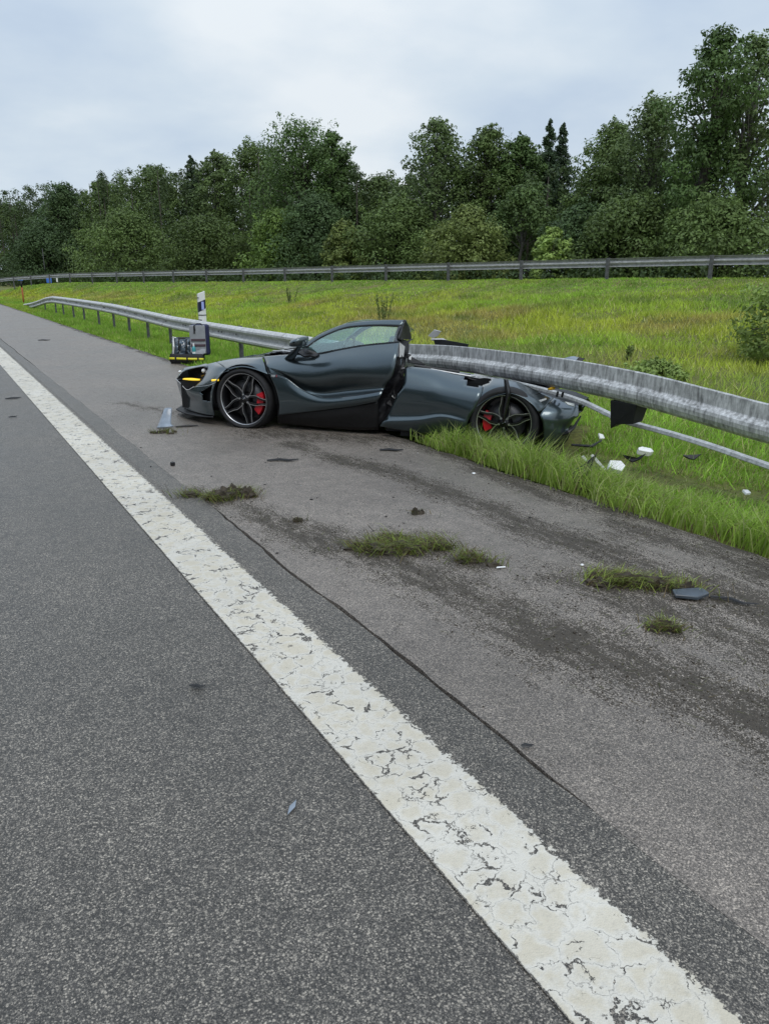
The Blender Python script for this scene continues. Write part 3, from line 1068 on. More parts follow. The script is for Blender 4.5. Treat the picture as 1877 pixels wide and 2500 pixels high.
# bearing right of the road direction (degrees) against the height of the canopy above eye level (rise per metre)
CAN_B = [2, 8, 11, 14.5, 17.5, 20.5, 24, 27, 28.5, 30.5, 33, 35.5, 38.5, 41.5, 44.5, 46.5, 49.5, 52, 54, 57, 70]
CAN_T = [0.091, 0.112, 0.123, 0.134, 0.139, 0.155, 0.161, 0.155, 0.123, 0.123, 0.15, 0.177, 0.171, 0.166, 0.15, 0.161, 0.177, 0.177, 0.225, 0.246, 0.246]
for i in range(330):
    a = rng.uniform(-25, 190)
    p = rng.uniform(60, 82)
    x = p * DM[0] + a * DD[0]
    y = p * DM[1] + a * DD[1]
    if y < 5 or y > 240:
        continue
    brg = math.degrees(math.atan2(x, y))
    dist = math.hypot(x, y)
    hh = (np.interp(brg, CAN_B, CAN_T) * dist + 0.4) * rng.uniform(0.70, 0.98)
    tk.tube([(x, y, 0.4), (x, y, hh)], [0.16, 0.05], 6, False)
    nk = int(8 + hh * 0.45)
    for k in range(nk):
        f = (k + .5) / nk
        sz = rng.uniform(0.9, 1.7) * (1.0 if f < .8 else .7)
        sp_w = 1.9 * (1 - .55 * f)
        c = (x + rng.normal() * sp_w, y + rng.normal() * sp_w, 0.8 + f * hh)
        v, cc = leaf_cloud(c, (sz, sz, sz * .8), 78, 0.36, np.array((0.074, 0.110, 0.038)) * rng.uniform(.65, 1.3), shell=0.2)
        V.append(v)
        C.append(cc)
# undergrowth along the wood's foot
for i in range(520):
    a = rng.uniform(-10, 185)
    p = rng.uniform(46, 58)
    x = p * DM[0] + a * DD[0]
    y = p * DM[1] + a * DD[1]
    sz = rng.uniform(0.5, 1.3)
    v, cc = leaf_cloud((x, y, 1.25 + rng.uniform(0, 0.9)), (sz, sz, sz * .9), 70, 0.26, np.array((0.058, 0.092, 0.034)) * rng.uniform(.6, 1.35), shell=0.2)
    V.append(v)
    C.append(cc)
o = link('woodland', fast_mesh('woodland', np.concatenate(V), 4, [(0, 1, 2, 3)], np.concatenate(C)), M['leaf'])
tag(o, 'dark mass of the wood filling the gaps between the nearer trees', 'wood', kind='stuff')
o = tk.build('woodland_trunk', M['bark'], None, True)
o.parent = bpy.data.objects['woodland']
o.name = 'trunk'
tag(o, kind='stuff')

# unseen wood added across the motorway to darken the reflections in the car's flank
V, C = [], []
for i in range(210):
    x = -rng.uniform(30, 42)
    y = rng.uniform(-110, 70)
    hh = rng.uniform(9, 15)
    for k in range(9):
        f = (k + .5) / 9
        sz = rng.uniform(1.6, 2.6)
        v, cc = leaf_cloud((x + rng.normal() * 1.6, y + rng.normal() * 1.6, f * hh), (sz, sz, sz * .85), 30, 0.95, np.array((0.060, 0.098, 0.040)) * rng.uniform(.65, 1.3), shell=0.2)
        V.append(v)
        C.append(cc)
o = link('added_opposite_woodland', fast_mesh('added_opposite_woodland', np.concatenate(V), 4, [(0, 1, 2, 3)], np.concatenate(C)), M['leaf'])
tag(o, 'added unseen wood across the motorway that darkens the reflections in the car', 'wood', kind='stuff')

# shrub on the bank at the right edge
plant_tree('shrub', 13.55, 8.65, 1.85, 1.0, 'shrub', 'dense green shrub on the grass bank at the right edge', 'shrub', lf=0.085, seed=91)
plant_tree('shrub', 9.6, 8.4, 0.36, 0.42, 'shrub', 'small leafy shrub in the grass just behind the raised guardrail', 'shrub', lf=0.06, seed=92)


# ------------------------------------------------------------------ grass
def blades(x, y, z, h, w, lean_dir, lean, colr, simple_=False):
    n = len(x)
    base = np.stack([x, y, np.where(x < EDGE, 0.003, z - 0.01)], 1)
    ang = rng.uniform(0, 2 * np.pi, n)
    side = np.stack([np.cos(ang), np.sin(ang), np.zeros(n)], 1) * w[:, None] * 0.5
    ld = np.stack([np.cos(lean_dir), np.sin(lean_dir), np.zeros(n)], 1)
    up = np.array([0, 0, 1.0])
    tip = base + up * (h * np.sqrt(np.clip(1 - (lean * .8) ** 2, 0.1, 1)))[:, None] + ld * (h * lean)[:, None]
    if simple_:
        return np.stack([base - side, base + side, tip], 1), colr
    mid = base + up * (h * 0.58)[:, None] + ld * (h * lean * 0.33)[:, None]
    return np.stack([base - side, base + side, mid - side * .75, mid + side * .75, tip], 1), colr


def grass_colour(x, y, n):
    """sward colours: fresh green by the asphalt and along the far rail, straw and olive between"""
    xr = rail_x(y)
    t = np.clip((x - 5.6) / (xr - 5.6), 0, 1.2)
    g = np.array([0.215, 0.365, 0.045])
    yel = np.array([0.345, 0.395, 0.048])
    straw = np.array([0.33, 0.255, 0.095])
    dark = np.array([0.12, 0.19, 0.035])
    mid = np.clip(1 - abs(t - 0.48) / 0.42, 0, 1)
    a = np.clip(mid * 1.05 + (vnoise(x, y, 0.22, 21) - 0.5) * 1.3 + (vnoise(x, y, 0.8, 22) - 0.5) * 0.6, 0, 1)
    b = np.clip((vnoise(x, y, 0.5, 23) - 0.52) * 2.6 + (vnoise(x, y, 1.9, 24) - 0.5) * 1.0, 0, 1) * np.clip(mid * 1.4, 0, 1)
    c = np.clip((vnoise(x, y, 0.7, 25) - 0.60) * 3.0, 0, 1) * np.clip(t * 5, 0, 1)
    col_ = g[None] * (1 - a)[:, None] + yel[None] * a[:, None]
    col_ = col_ * (1 - 0.75 * b)[:, None] + straw[None] * (0.75 * b)[:, None]
    col_ = col_ * (1 - 0.7 * c)[:, None] + dark[None] * (0.7 * c)[:, None]
    tuft = vnoise(x, y, 2.6, 26) * 0.6 + vnoise(x, y, 6.5, 27) * 0.4
    col_ *= (0.62 + 0.76 * tuft)[:, None]
    col_ *= (0.66 + 0.68 * rng.random(n))[:, None]
    dry = rng.random(n) < 0.07
    col_[dry] = np.array([0.46, 0.43, 0.19]) * (0.7 + 0.5 * rng.random(dry.sum()))[:, None]
    return col_ * 1.3


def in_view(x, y, z=0.0, m=0.10):
    c, s = math.cos(R(29.693)), math.sin(R(29.693))
    f = x * s + y * c
    r_ = x * c - y * s
    return (f > 0.5) & (abs(r_) < (0.52 + m) * f * 1.05 + 0.6)


def crush(x, y):
    """0 where the wreck has flattened the grass"""
    sx_ = (x - 2.774) * 0.6592 - (y - 7.864) * 0.7520
    nx_ = (x - 2.774) * 0.7520 + (y - 7.864) * 0.6592
    inside = (sx_ > -1.2) & (sx_ < 3.45) & (nx_ > 0.03) & (nx_ < 1.95)
    near_tail = np.hypot(x - 5.25, y - 5.15) < 0.38
    return inside, near_tail


def torn(x, y):
    """how far the turf has been ripped up (wheel path through the verge)"""
    d = pdist(x, y, np.array([(6.2, 2.0), (5.6, 3.6), (5.2, 4.6), (5.0, 5.4)]))
    return np.clip(1.1 - (d + (vnoise(x, y, 2.5, 31) - .5) * .5) / 0.45, 0, 1)


# verge close by
parts = []
n = 110000
yy = rng.uniform(1.2, 13, n)
xx = EDGE + 0.03 + rng.random(n) ** 1.25 * 5.0 + rng.normal(size=n) * 0.05 + (vnoise(yy, yy * 0, 2.6, 45) - 0.5) * 0.16
ok = in_view(xx, yy) & (xx > EDGE - 0.09)
ins, nt_ = crush(xx, yy)
ok &= ~ins
tn = torn(xx, yy)
ok &= rng.random(n) > tn * 0.72
xx, yy, tn, nt_ = xx[ok], yy[ok], tn[ok], nt_[ok]
n = len(xx)
tall = np.clip(1.25 - abs(xx - 4.28) / 0.42, 0.0, 1)
h = (0.075 + 0.17 * tall * (0.55 + 0.9 * vnoise(xx, yy, 1.6, 41)) + 0.05 * rng.random(n)) * (0.65 + 0.6 * rng.random(n))
h *= np.where(yy > 6.2, 0.72, 1.0)
h *= 1 - 0.55 * tn
h[nt_] *= 0.4
lean = np.clip(0.35 + 0.55 * rng.random(n) + 0.3 * tn, 0, 1.05)
ldir = np.where(rng.random(n) < 0.62, rng.normal(-1.9, 0.8, n), rng.uniform(0, 6.28, n))
cc = grass_colour(xx, yy, n)
fresh = np.clip(1 - (xx - 4.0) / 0.9, 0, 1)[:, None]
cc = cc * (1 - 0.55 * fresh) + np.array([0.36, 0.43, 0.11]) * (0.55 * fresh) * (0.7 + 0.6 * rng.random((n, 1)))
cc = cc * (1 - 0.55 * tn[:, None]) + np.array([0.10, 0.085, 0.045]) * (0.55 * tn[:, None])
pale = rng.random(n) < 0.16
cc[pale] = cc[pale] * 0.35 + np.array([0.50, 0.50, 0.25]) * 0.65
h[pale] *= 1.15
dead = rng.random(n) < 0.07
cc[dead] = np.array([0.24, 0.19, 0.10]) * (0.6 + 0.7 * rng.random(dead.sum()))[:, None]
lean[dead] = 0.95
v, c = blades(xx, yy, ground_z(xx, yy), h, 0.005 + 0.005 * rng.random(n), ldir, lean, cc)
o = link('verge_grass', fast_mesh('verge_grass', v, 5, [(0, 1, 3, 2), (2, 3, 4)], c), M['blade'])
tag(o, 'long fresh grass of the verge beside the shoulder', 'grass', kind='stuff')

# verge further along the shoulder
n = 90000
yy = 13 + rng.random(n) ** 1.5 * 60
xx = EDGE + rng.random(n) * 2.4
h = (0.10 + 0.10 * rng.random(n)) * (0.7 + 0.6 * vnoise(xx, yy, 1.2, 42))
h *= np.clip((xx - EDGE) / 0.25, 0.35, 1)
v, c = blades(xx, yy, ground_z(xx, yy), h, 0.010 + 0.0007 * yy, rng.uniform(0, 6.28, n), 0.2 + 0.5 * rng.random(n), grass_colour(xx, yy, n) * 0.85, True)
o = link('roadside_grass', fast_mesh('roadside_grass', v, 3, [(0, 1, 2)], c), M['blade'])
tag(o, 'short grass under the posts of the near guardrail', 'grass', kind='stuff')

# the bank
n = 480000
yy = -2 + rng.random(n) ** 1.1 * 100
t = rng.random(n) ** 0.8
xr = rail_x(yy)
xx = 5.5 + (xr + 1.2 - 5.5) * t
ok = in_view(xx, yy)
dd = np.hypot(xx, yy)
ok &= rng.random(n) < np.clip(26 / dd, 0.25, 1)
ins, nt_ = crush(xx, yy)
ok &= ~ins
xx, yy, dd = xx[ok], yy[ok], dd[ok]
n = len(xx)
tt = np.clip((xx - 5.6) / (rail_x(yy) - 5.6), 0, 1)
h = (0.12 + 0.17 * rng.random(n)) * (0.35 + 0.7 * vnoise(xx, yy, 0.8, 43) + 0.7 * vnoise(xx, yy, 2.4, 44))
h *= 1 - 0.45 * np.clip((tt - 0.72) / 0.1, 0, 1)
h *= np.clip(1.15 - dd / 60, 0.5, 1)
w = 0.006 + 0.0010 * dd
v, c = blades(xx, yy, ground_z(xx, yy), h, w, rng.uniform(0, 6.28, n), 0.25 + 0.7 * rng.random(n), grass_colour(xx, yy, n), True)
o = link('bank_grass', fast_mesh('bank_grass', v, 3, [(0, 1, 2)], c), M['blade'])
tag(o, 'uneven olive and green grass covering the bank', 'grass', kind='stuff')


def weed(x, y, h, n, label, spread=0.12, colr=(0.16, 0.21, 0.06)):
    t = empty('weed', (x, y, float(ground_z(x, y))))
    tag(t, label, 'weed', 'tall weeds on the bank')
    st = MB()
    V, C = [], []
    for k in range(n):
        dx, dy = random.gauss(0, spread), random.gauss(0, spread)
        hh = h * random.uniform(.7, 1.05)
        st.tube([(dx * .4, dy * .4, 0), (dx, dy, hh)], [0.010, 0.004], 5, False)
        for f in np.linspace(0.3, 1, 9):
            v, c = leaf_cloud((dx * (.4 + .6 * f), dy * (.4 + .6 * f), hh * f), (0.05, 0.05, 0.05), 7, 0.07, colr, shell=0.1)
            V.append(v)
            C.append(c)
    st.build('stem', M['bark'], t)
    link('foliage', fast_mesh('foliage', np.concatenate(V), 4, [(0, 1, 2, 3)], np.concatenate(C)), M['leaf'], t)
    return t


weed(12.2, 21.5, 0.85, 6, 'tall weed with upright stems above the car roof', 0.16)
weed(11.0, 10.3, 0.34, 2, 'small weed in the grass behind the middle of the raised guardrail')
weed(14.2, 33.5, 0.7, 5, 'spindly weed on the bank right of the white delineator post')

# car control nets: (s along the car from the front axle rearwards, n inwards from the left flank, z up) in metres
FENDER = [[(-0.52, 0.46, 0.655), (-0.33, 0.44, 0.69), (-0.15, 0.42, 0.712), (0, 0.42, 0.722), (0.11, 0.42, 0.73)], [(-0.499, 0.3, 0.67), (-0.322, 0.28, 0.705), (-0.145, 0.26, 0.727), (-0.004, 0.25, 0.734), (0.099, 0.25, 0.741)], [(-0.321, 0.13, 0.648), (-0.196, 0.12, 0.681), (-0.059, 0.11, 0.695), (0.087, 0.11, 0.692), (0.191, 0.13, 0.678)], [(-0.235, 0.05, 0.632), (-0.135, 0.05, 0.661), (-0.019, 0.05, 0.673), (0.117, 0.05, 0.654), (0.245, 0.06, 0.621)], [(-0.196, 0.035, 0.616), (-0.106, 0.03, 0.647), (-0.004, 0.03, 0.658), (0.126, 0.03, 0.636), (0.268, 0.04, 0.59)]]
CHEEK = [[(-0.656, 0.36, 0.634), (-0.579, 0.33, 0.651), (-0.499, 0.3, 0.67)], [(-0.624, 0.3, 0.596), (-0.455, 0.2, 0.641), (-0.321, 0.13, 0.648)], [(-0.63, 0.26, 0.539), (-0.407, 0.13, 0.606), (-0.196, 0.035, 0.616)], [(-0.676, 0.24, 0.462), (-0.431, 0.1, 0.532), (-0.267, 0.03, 0.59)], [(-0.785, 0.26, 0.387), (-0.524, 0.12, 0.434), (-0.363, 0.03, 0.484)]]
BUMPER = [[(-1.207, 0.55, 0.423), (-1.068, 0.44, 0.383), (-0.921, 0.33, 0.338), (-0.785, 0.26, 0.387), (-0.524, 0.12, 0.434), (-0.363, 0.03, 0.484)], [(-1.201, 0.57, 0.318), (-1.046, 0.44, 0.286), (-0.867, 0.3, 0.288), (-0.657, 0.17, 0.328), (-0.518, 0.1, 0.352), (-0.413, 0.035, 0.369)], [(-1.166, 0.57, 0.206), (-1.007, 0.43, 0.208), (-0.811, 0.28, 0.23), (-0.638, 0.16, 0.247), (-0.526, 0.1, 0.254), (-0.435, 0.05, 0.249)], [(-1.123, 0.53, 0.135), (-0.973, 0.4, 0.145), (-0.784, 0.26, 0.163), (-0.619, 0.15, 0.18), (-0.512, 0.1, 0.185), (-0.439, 0.06, 0.186)], [(-1.116, 0.53, 0.096), (-0.945, 0.38, 0.093), (-0.758, 0.24, 0.1), (-0.609, 0.14, 0.105), (-0.502, 0.09, 0.109), (-0.432, 0.07, 0.112)]]
SPLITTER = [[(-1.21, 0.5, 0.078), (-1.003, 0.33, 0.077), (-0.811, 0.2, 0.084), (-0.613, 0.1, 0.091), (-0.444, 0.07, 0.1)], [(-1.136, 0.56, 0.091), (-0.978, 0.43, 0.084), (-0.796, 0.3, 0.088), (-0.647, 0.2, 0.093), (-0.482, 0.15, 0.096)]]
EYE_TOP = [[(-1.212, 0.56, 0.422), (-1.038, 0.46, 0.525), (-0.852, 0.39, 0.581), (-0.687, 0.33, 0.61), (-0.623, 0.3, 0.604)], [(-1.229, 0.6, 0.435), (-1.07, 0.52, 0.555), (-0.869, 0.45, 0.599), (-0.709, 0.4, 0.632), (-0.662, 0.37, 0.633)]]
EYE = [[(-1.205, 0.55, 0.423), (-1.038, 0.46, 0.525), (-0.852, 0.39, 0.581), (-0.687, 0.33, 0.61), (-0.623, 0.3, 0.6), (-0.628, 0.26, 0.539), (-0.676, 0.24, 0.462), (-0.785, 0.26, 0.387), (-0.921, 0.33, 0.338), (-1.068, 0.44, 0.383)]]
DOOR_UP = [[(0.11, 0.26, 0.752), (0.416, 0.24, 0.783), (0.758, 0.21, 0.8), (1.012, 0.2, 0.852), (1.286, 0.2, 0.902), (1.665, 0.17, 0.947)], [(0.191, 0.15, 0.71), (0.492, 0.12, 0.714), (0.828, 0.09, 0.715), (1.091, 0.075, 0.752), (1.362, 0.07, 0.783), (1.681, 0.04, 0.818)], [(0.236, 0.08, 0.68), (0.415, 0.06, 0.635), (0.634, 0.052, 0.573), (0.871, 0.045, 0.566), (1.217, 0.038, 0.615), (1.653, 0, 0.636)], [(0.259, 0.06, 0.647), (0.431, 0.072, 0.59), (0.632, 0.085, 0.48), (0.839, 0.11, 0.421), (1.189, 0.105, 0.469), (1.556, 0.045, 0.511)], [(0.278, 0.05, 0.609), (0.448, 0.075, 0.552), (0.635, 0.09, 0.429), (0.863, 0.075, 0.369), (1.217, 0.055, 0.405), (1.546, 0.005, 0.473)]]
DOOR_LOW = [[(0.271, 0.045, 0.601), (0.463, 0.045, 0.56), (0.657, 0.045, 0.441), (0.878, 0.04, 0.379), (1.225, 0.035, 0.412), (1.548, 0, 0.477)], [(0.354, 0.025, 0.456), (0.494, 0.025, 0.445), (0.692, 0.02, 0.374), (0.917, 0.015, 0.345), (1.233, 0.012, 0.382), (1.542, -0.02, 0.446)], [(0.393, 0.02, 0.295), (0.511, 0.02, 0.311), (0.721, 0.015, 0.296), (0.927, 0.012, 0.298), (1.233, 0.012, 0.343), (1.524, -0.02, 0.411)], [(0.375, 0.03, 0.167), (0.522, 0.03, 0.19), (0.741, 0.03, 0.226), (0.928, 0.03, 0.257), (1.225, 0.03, 0.307), (1.5, -0.005, 0.375)]]
RAILTOP = [[(0.569, 0.28, 0.879), (0.637, 0.33, 0.936), (0.74, 0.37, 0.999), (0.953, 0.43, 1.091), (1.171, 0.47, 1.127), (1.408, 0.5, 1.144), (1.627, 0.52, 1.146)], [(0.607, 0.27, 0.868), (0.676, 0.31, 0.92), (0.781, 0.345, 0.984), (0.984, 0.4, 1.063), (1.185, 0.43, 1.089), (1.387, 0.45, 1.096), (1.597, 0.47, 1.091)]]
GLASS = [[(0.63, 0.275, 0.868), (0.737, 0.33, 0.95), (0.912, 0.385, 1.036), (1.093, 0.42, 1.073), (1.334, 0.44, 1.086), (1.566, 0.45, 1.08)], [(0.676, 0.26, 0.847), (0.792, 0.29, 0.896), (0.997, 0.315, 0.952), (1.201, 0.335, 0.987), (1.407, 0.34, 1.009), (1.578, 0.345, 1.016)], [(0.764, 0.215, 0.802), (0.911, 0.215, 0.833), (1.094, 0.215, 0.866), (1.283, 0.215, 0.899), (1.451, 0.215, 0.921), (1.598, 0.215, 0.938)]]
BFRAME = [[(1.562, 0.45, 1.081), (1.615, 0.5, 1.107)], [(1.577, 0.35, 1.015), (1.596, 0.4, 0.992)], [(1.6, 0.21, 0.938), (1.63, 0.24, 0.939)]]
TEARTRI = [[(1.625, 0.52, 1.142), (1.605, 0.72, 1.048), (1.566, 0.92, 0.916)], [(1.611, 0.46, 1.076), (1.604, 0.6, 1.0), (1.593, 0.7, 0.934)], [(1.618, 0.3, 0.964), (1.621, 0.33, 0.96), (1.623, 0.4, 0.955)]]
TORN = [[(1.644, 0.25, 0.936), (1.675, 0.32, 0.923), (1.7, 0.39, 0.936)], [(1.635, 0.21, 0.875), (1.672, 0.29, 0.857), (1.7, 0.37, 0.863)], [(1.63, 0.17, 0.808), (1.66, 0.25, 0.778), (1.689, 0.33, 0.754)], [(1.606, 0.15, 0.668), (1.645, 0.22, 0.674), (1.7, 0.25, 0.69)], [(1.54, 0.12, 0.503), (1.602, 0.2, 0.513), (1.716, 0.17, 0.552)], [(1.455, 0.1, 0.357), (1.526, 0.18, 0.361), (1.644, 0.15, 0.402)], [(1.444, 0.12, 0.244), (1.491, 0.17, 0.233), (1.566, 0.14, 0.248)], [(1.421, 0.13, 0.1), (1.439, 0.15, 0.098), (1.474, 0.13, 0.103)]]
SILL = [[(0.365, 0.05, 0.165), (0.732, 0.05, 0.226), (1.218, 0.05, 0.305), (1.48, 0.05, 0.368)], [(0.346, 0.08, 0.118), (0.721, 0.07, 0.142), (1.208, 0.07, 0.197), (1.479, 0.08, 0.237)], [(0.305, 0.14, 0.057), (0.686, 0.14, 0.045), (1.179, 0.14, 0.038), (1.457, 0.14, 0.055)]]
Q1 = [[(1.76, 0.36, 0.7), (2.02, 0.42, 0.66), (2.28, 0.46, 0.63), (2.5, 0.5, 0.6)], [(1.736, 0.15, 0.703), (1.998, 0.2, 0.682), (2.227, 0.26, 0.643), (2.495, 0.3, 0.61)], [(1.758, 0.05, 0.554), (2.025, 0.06, 0.545), (2.23, 0.08, 0.539), (2.54, 0.07, 0.506)], [(1.684, 0.03, 0.42), (1.93, 0.03, 0.404), (2.186, 0.03, 0.416), (2.493, 0.01, 0.358)], [(1.593, 0.045, 0.235), (1.898, 0.04, 0.247), (2.16, 0.028, 0.284), (2.439, 0.005, 0.254)], [(1.549, 0.02, 0.169), (1.922, 0.015, 0.196), (2.181, 0.01, 0.237), (2.417, 0, 0.188)], [(1.507, 0.03, 0.116), (1.913, 0.05, 0.065), (2.174, 0.05, 0.048), (2.391, 0.02, 0.042)]]
Q2 = [[(2.495, 0.3, 0.61), (2.597, 0.3, 0.621), (2.73, 0.3, 0.611), (2.855, 0.3, 0.586), (2.965, 0.3, 0.541), (3.059, 0.3, 0.499), (3.198, 0.3, 0.452)], [(2.54, 0.07, 0.506), (2.642, 0.09, 0.557), (2.758, 0.12, 0.566), (2.861, 0.14, 0.553), (2.971, 0.13, 0.51), (3.072, 0.12, 0.467), (3.16, 0.1, 0.404)], [(2.515, 0.025, 0.404), (2.615, 0.03, 0.469), (2.723, 0.035, 0.511), (2.835, 0.04, 0.527), (2.949, 0.04, 0.495), (3.046, 0.03, 0.442), (3.124, 0.03, 0.367)], [(2.493, 0.01, 0.358), (2.601, 0.01, 0.444), (2.714, 0.01, 0.492), (2.826, 0.01, 0.514), (2.939, 0.01, 0.484), (3.033, 0, 0.428), (3.103, 0, 0.355)]]
Q3 = [[(3.198, 0.3, 0.452), (3.298, 0.3, 0.42), (3.388, 0.31, 0.393), (3.43, 0.34, 0.378)], [(3.16, 0.1, 0.404), (3.277, 0.12, 0.377), (3.382, 0.19, 0.341), (3.452, 0.27, 0.298)], [(3.119, 0, 0.327), (3.253, 0.05, 0.304), (3.363, 0.13, 0.278), (3.414, 0.21, 0.268)], [(3.15, 0, 0.247), (3.259, 0.05, 0.222), (3.333, 0.12, 0.199), (3.374, 0.18, 0.195)], [(3.163, 0.01, 0.132), (3.25, 0.05, 0.123), (3.317, 0.1, 0.133), (3.368, 0.15, 0.154)], [(3.157, 0.02, 0.043), (3.219, 0.05, 0.033), (3.286, 0.1, 0.051), (3.336, 0.14, 0.108)]]
MIRROR_OUT = [[(0.587, -0.06, 0.928), (0.613, -0.06, 0.961), (0.663, -0.06, 0.984), (0.717, -0.06, 0.996), (0.754, -0.06, 0.995), (0.762, -0.06, 0.956), (0.734, -0.06, 0.907), (0.674, -0.06, 0.895), (0.6, -0.06, 0.897)]]
MIRROR_STALK = [[(0.655, -0.05, 0.904), (0.7, -0.03, 0.9), (0.519, 0.16, 0.739), (0.396, 0.17, 0.745)]]
WING = [[(3.034, 1.3, 0.691), (3.234, 1.3, 0.755), (3.319, 1.3, 0.747)], [(3.043, 1.25, 0.644), (3.183, 1.25, 0.669), (3.273, 1.25, 0.706)]]
COWL = [[(-0.173, 0.5, 0.715), (-0.072, 0.5, 0.802), (0.014, 0.5, 0.815), (0.225, 0.5, 0.797), (0.139, 0.5, 0.748), (-0.032, 0.5, 0.742)]]
DRL0 = (-1.011, 0.4, 0.448)
DRL1 = (-0.736, 0.3, 0.471)
LENS = (-0.707, 0.36, 0.558)
MARK0 = (-0.443, 0.085, 0.495)
MARK1 = (-0.328, 0.04, 0.508)
BADGE = (0.31, 0.03, 0.579)
STRAP0 = (2.78, -0.02, 0.654)
STRAP1 = (2.813, -0.04, 0.503)
STRAP2 = (2.78, -0.04, 0.239)
SLIT0 = (3.058, 0.1, 0.432)
SLIT1 = (3.151, 0.11, 0.465)
TAILW0 = (3.316, 0.2, 0.423)
TAILW1 = (3.395, 0.27, 0.396)
YEL = (3.167, 0.36, 0.525)
CLIP = (3.226, 0.3, 0.484)
CREV0 = (2.993, 0.1, 0.47)
CREV1 = (3.078, 0.27, 0.5)


# ------------------------------------------------------------------ wrecked sports car
CARW = 1.93
car = empty('sports_car', (2.774, 7.864, 0), math.atan2(-0.75197, 0.65919))
tag(car, 'wrecked dark green sports car torn open behind the door under the guardrail', 'car')


def mir(net, zs=1.0):
    return [[(p[0], CARW - p[1], p[2] * zs) for p in r] for r in net]


def crumple(amp, sc, seed):
    def f(g):
        q = g.copy()
        for i in range(g.shape[0]):
            for j in range(g.shape[1]):
                n = mnoise.noise_vector(Vector(g[i, j]) * sc + Vector((seed, seed * 2, 0)))
                q[i, j] += np.array(n) * amp
        return q
    return f


CP = M['carpaint']
# --- front half
patch('front_fender', FENDER, CP, car, 6, 6)
patch('front_fender', mir(FENDER), CP, car, 6, 6, (0, 1, 0))
patch('bumper_cheek', CHEEK, CP, car, 6, 8)
patch('bumper_cheek', mir(CHEEK), CP, car, 6, 8, (0, 1, 0))
INTAKE = [(BUMPER[0][3][0] + 0.12, BUMPER[0][3][2] - 0.045), (BUMPER[0][5][0] - 0.045, BUMPER[0][5][2] - 0.03), (BUMPER[1][5][0] - 0.035, BUMPER[1][5][2]), (BUMPER[2][5][0] - 0.035, BUMPER[2][5][2] + 0.01), (BUMPER[2][3][0] + 0.02, BUMPER[2][3][2] + 0.01), (BUMPER[1][3][0] + 0.05, BUMPER[1][3][2])]
b_ = patch('front_bumper', BUMPER, CP, car, 10, 10, cut=lambda p: inpoly((p[0], p[2]), INTAKE))
patch('front_bumper', mir(BUMPER), CP, car, 6, 6, (0, 1, 0))
patch('air_intake', [[(p[0] + 0.02, p[1] + 0.07, p[2]) for p in r[2:]] for r in BUMPER[:4]], M['black'], car, 4, 4)
mid_net = [[tuple(BUMPER[i][0]), (BUMPER[i][0][0] - 0.11, CARW / 2, BUMPER[i][0][2]), (BUMPER[i][0][0], CARW - BUMPER[i][0][1], BUMPER[i][0][2])] for i in range(5)]
patch('nose_panel', mid_net, CP, car, 4, 8, (-1, 0, 0))
patch('front_splitter', SPLITTER, M['black'], car, 4, 6, (0, 0, 1), 0.014)
patch('front_splitter', mir(SPLITTER), M['black'], car, 4, 6, (0, 0, 1), 0.014)
spm = [[SPLITTER[0][0], (SPLITTER[0][0][0] - 0.12, CARW / 2, SPLITTER[0][0][2]), (SPLITTER[0][0][0], CARW - SPLITTER[0][0][1], SPLITTER[0][0][2])],
       [SPLITTER[1][0], (SPLITTER[1][0][0] - 0.06, CARW / 2, SPLITTER[1][0][2]), (SPLITTER[1][0][0], CARW - SPLITTER[1][0][1], SPLITTER[1][0][2])]]
patch('front_splitter', spm, M['black'], car, 4, 8, (0, 0, 1), 0.014)
patch('brow', EYE_TOP, CP, car, 3, 6, (0, -0.3, 1))
patch('brow', mir(EYE_TOP), CP, car, 3, 6, (0, 0.3, 1))

# eye-shaped headlight socket with lens and lit indicator blade
eye = np.array(EYE[0])
loopn = catmull(np.vstack([eye, eye[:1]]), 4)[:-1]
cen = eye.mean(0)
rings = []
for f, dn in ((1.0, 0.0), (0.86, 0.035), (0.6, 0.085), (0.25, 0.11), (0.02, 0.115)):
    rings.append(cen + (loopn - cen) * f + np.array([0.35 * dn, dn, -0.15 * dn]))
k = len(loopn)
vv = np.concatenate(rings)
ff = [(i * k + j, i * k + (j + 1) % k, (i + 1) * k + (j + 1) % k, (i + 1) * k + j) for i in range(4) for j in range(k)]
hl = mk('headlight', vv, ff, M['gloss_black'], car, True)
d0, d1 = np.array(DRL0), np.array(DRL1)
rows = []
for dz, dn in ((0.010, 0.02), (0.005, -0.010), (-0.005, -0.010), (-0.010, 0.02)):
    rows.append([tuple(d0 + (d1 - d0) * t + np.array([0, dn, dz * (0.55 + 0.9 * math.sin(math.pi * min(1, t * 0.8 + 0.1))) - 0.010 * t])) for t in np.linspace(0, 1, 5)])
patch('indicator_blade', rows, M['indicator'], hl, 3, 4)
hb = MB().lathe([(0.0, -0.03), (0.014, -0.026), (0.023, -0.012), (0.025, 0.0), (0.022, 0.02)], 16, 'y')
o = hb.build('projector_lens', M['white'], hl, True)
o.location = LENS
o2 = o.copy()
col.objects.link(o2)
o2.location = (LENS[0] - 0.38, LENS[1] + 0.10, LENS[2] - 0.035)
o2.scale = (0.7, 0.7, 0.6)
rim_pts = [tuple(p + np.array([0, -0.006, 0])) for p in catmull(eye[[0, 9, 8, 7]], 6)]
MB().tube(rim_pts, 0.0045, 6).build('headlight_rim', M['silver'], hl, True)
m0, m1 = np.array(MARK0), np.array(MARK1)
rows = [[tuple(m0 + (m1 - m0) * t + np.array([0, dn, dz])) for t in (0, .5, 1)] for dz, dn in ((0.011, 0.0), (0.006, -0.010), (-0.006, -0.010), (-0.011, 0.0))]
patch('side_marker', rows, M['indicator'], car, 2, 3)

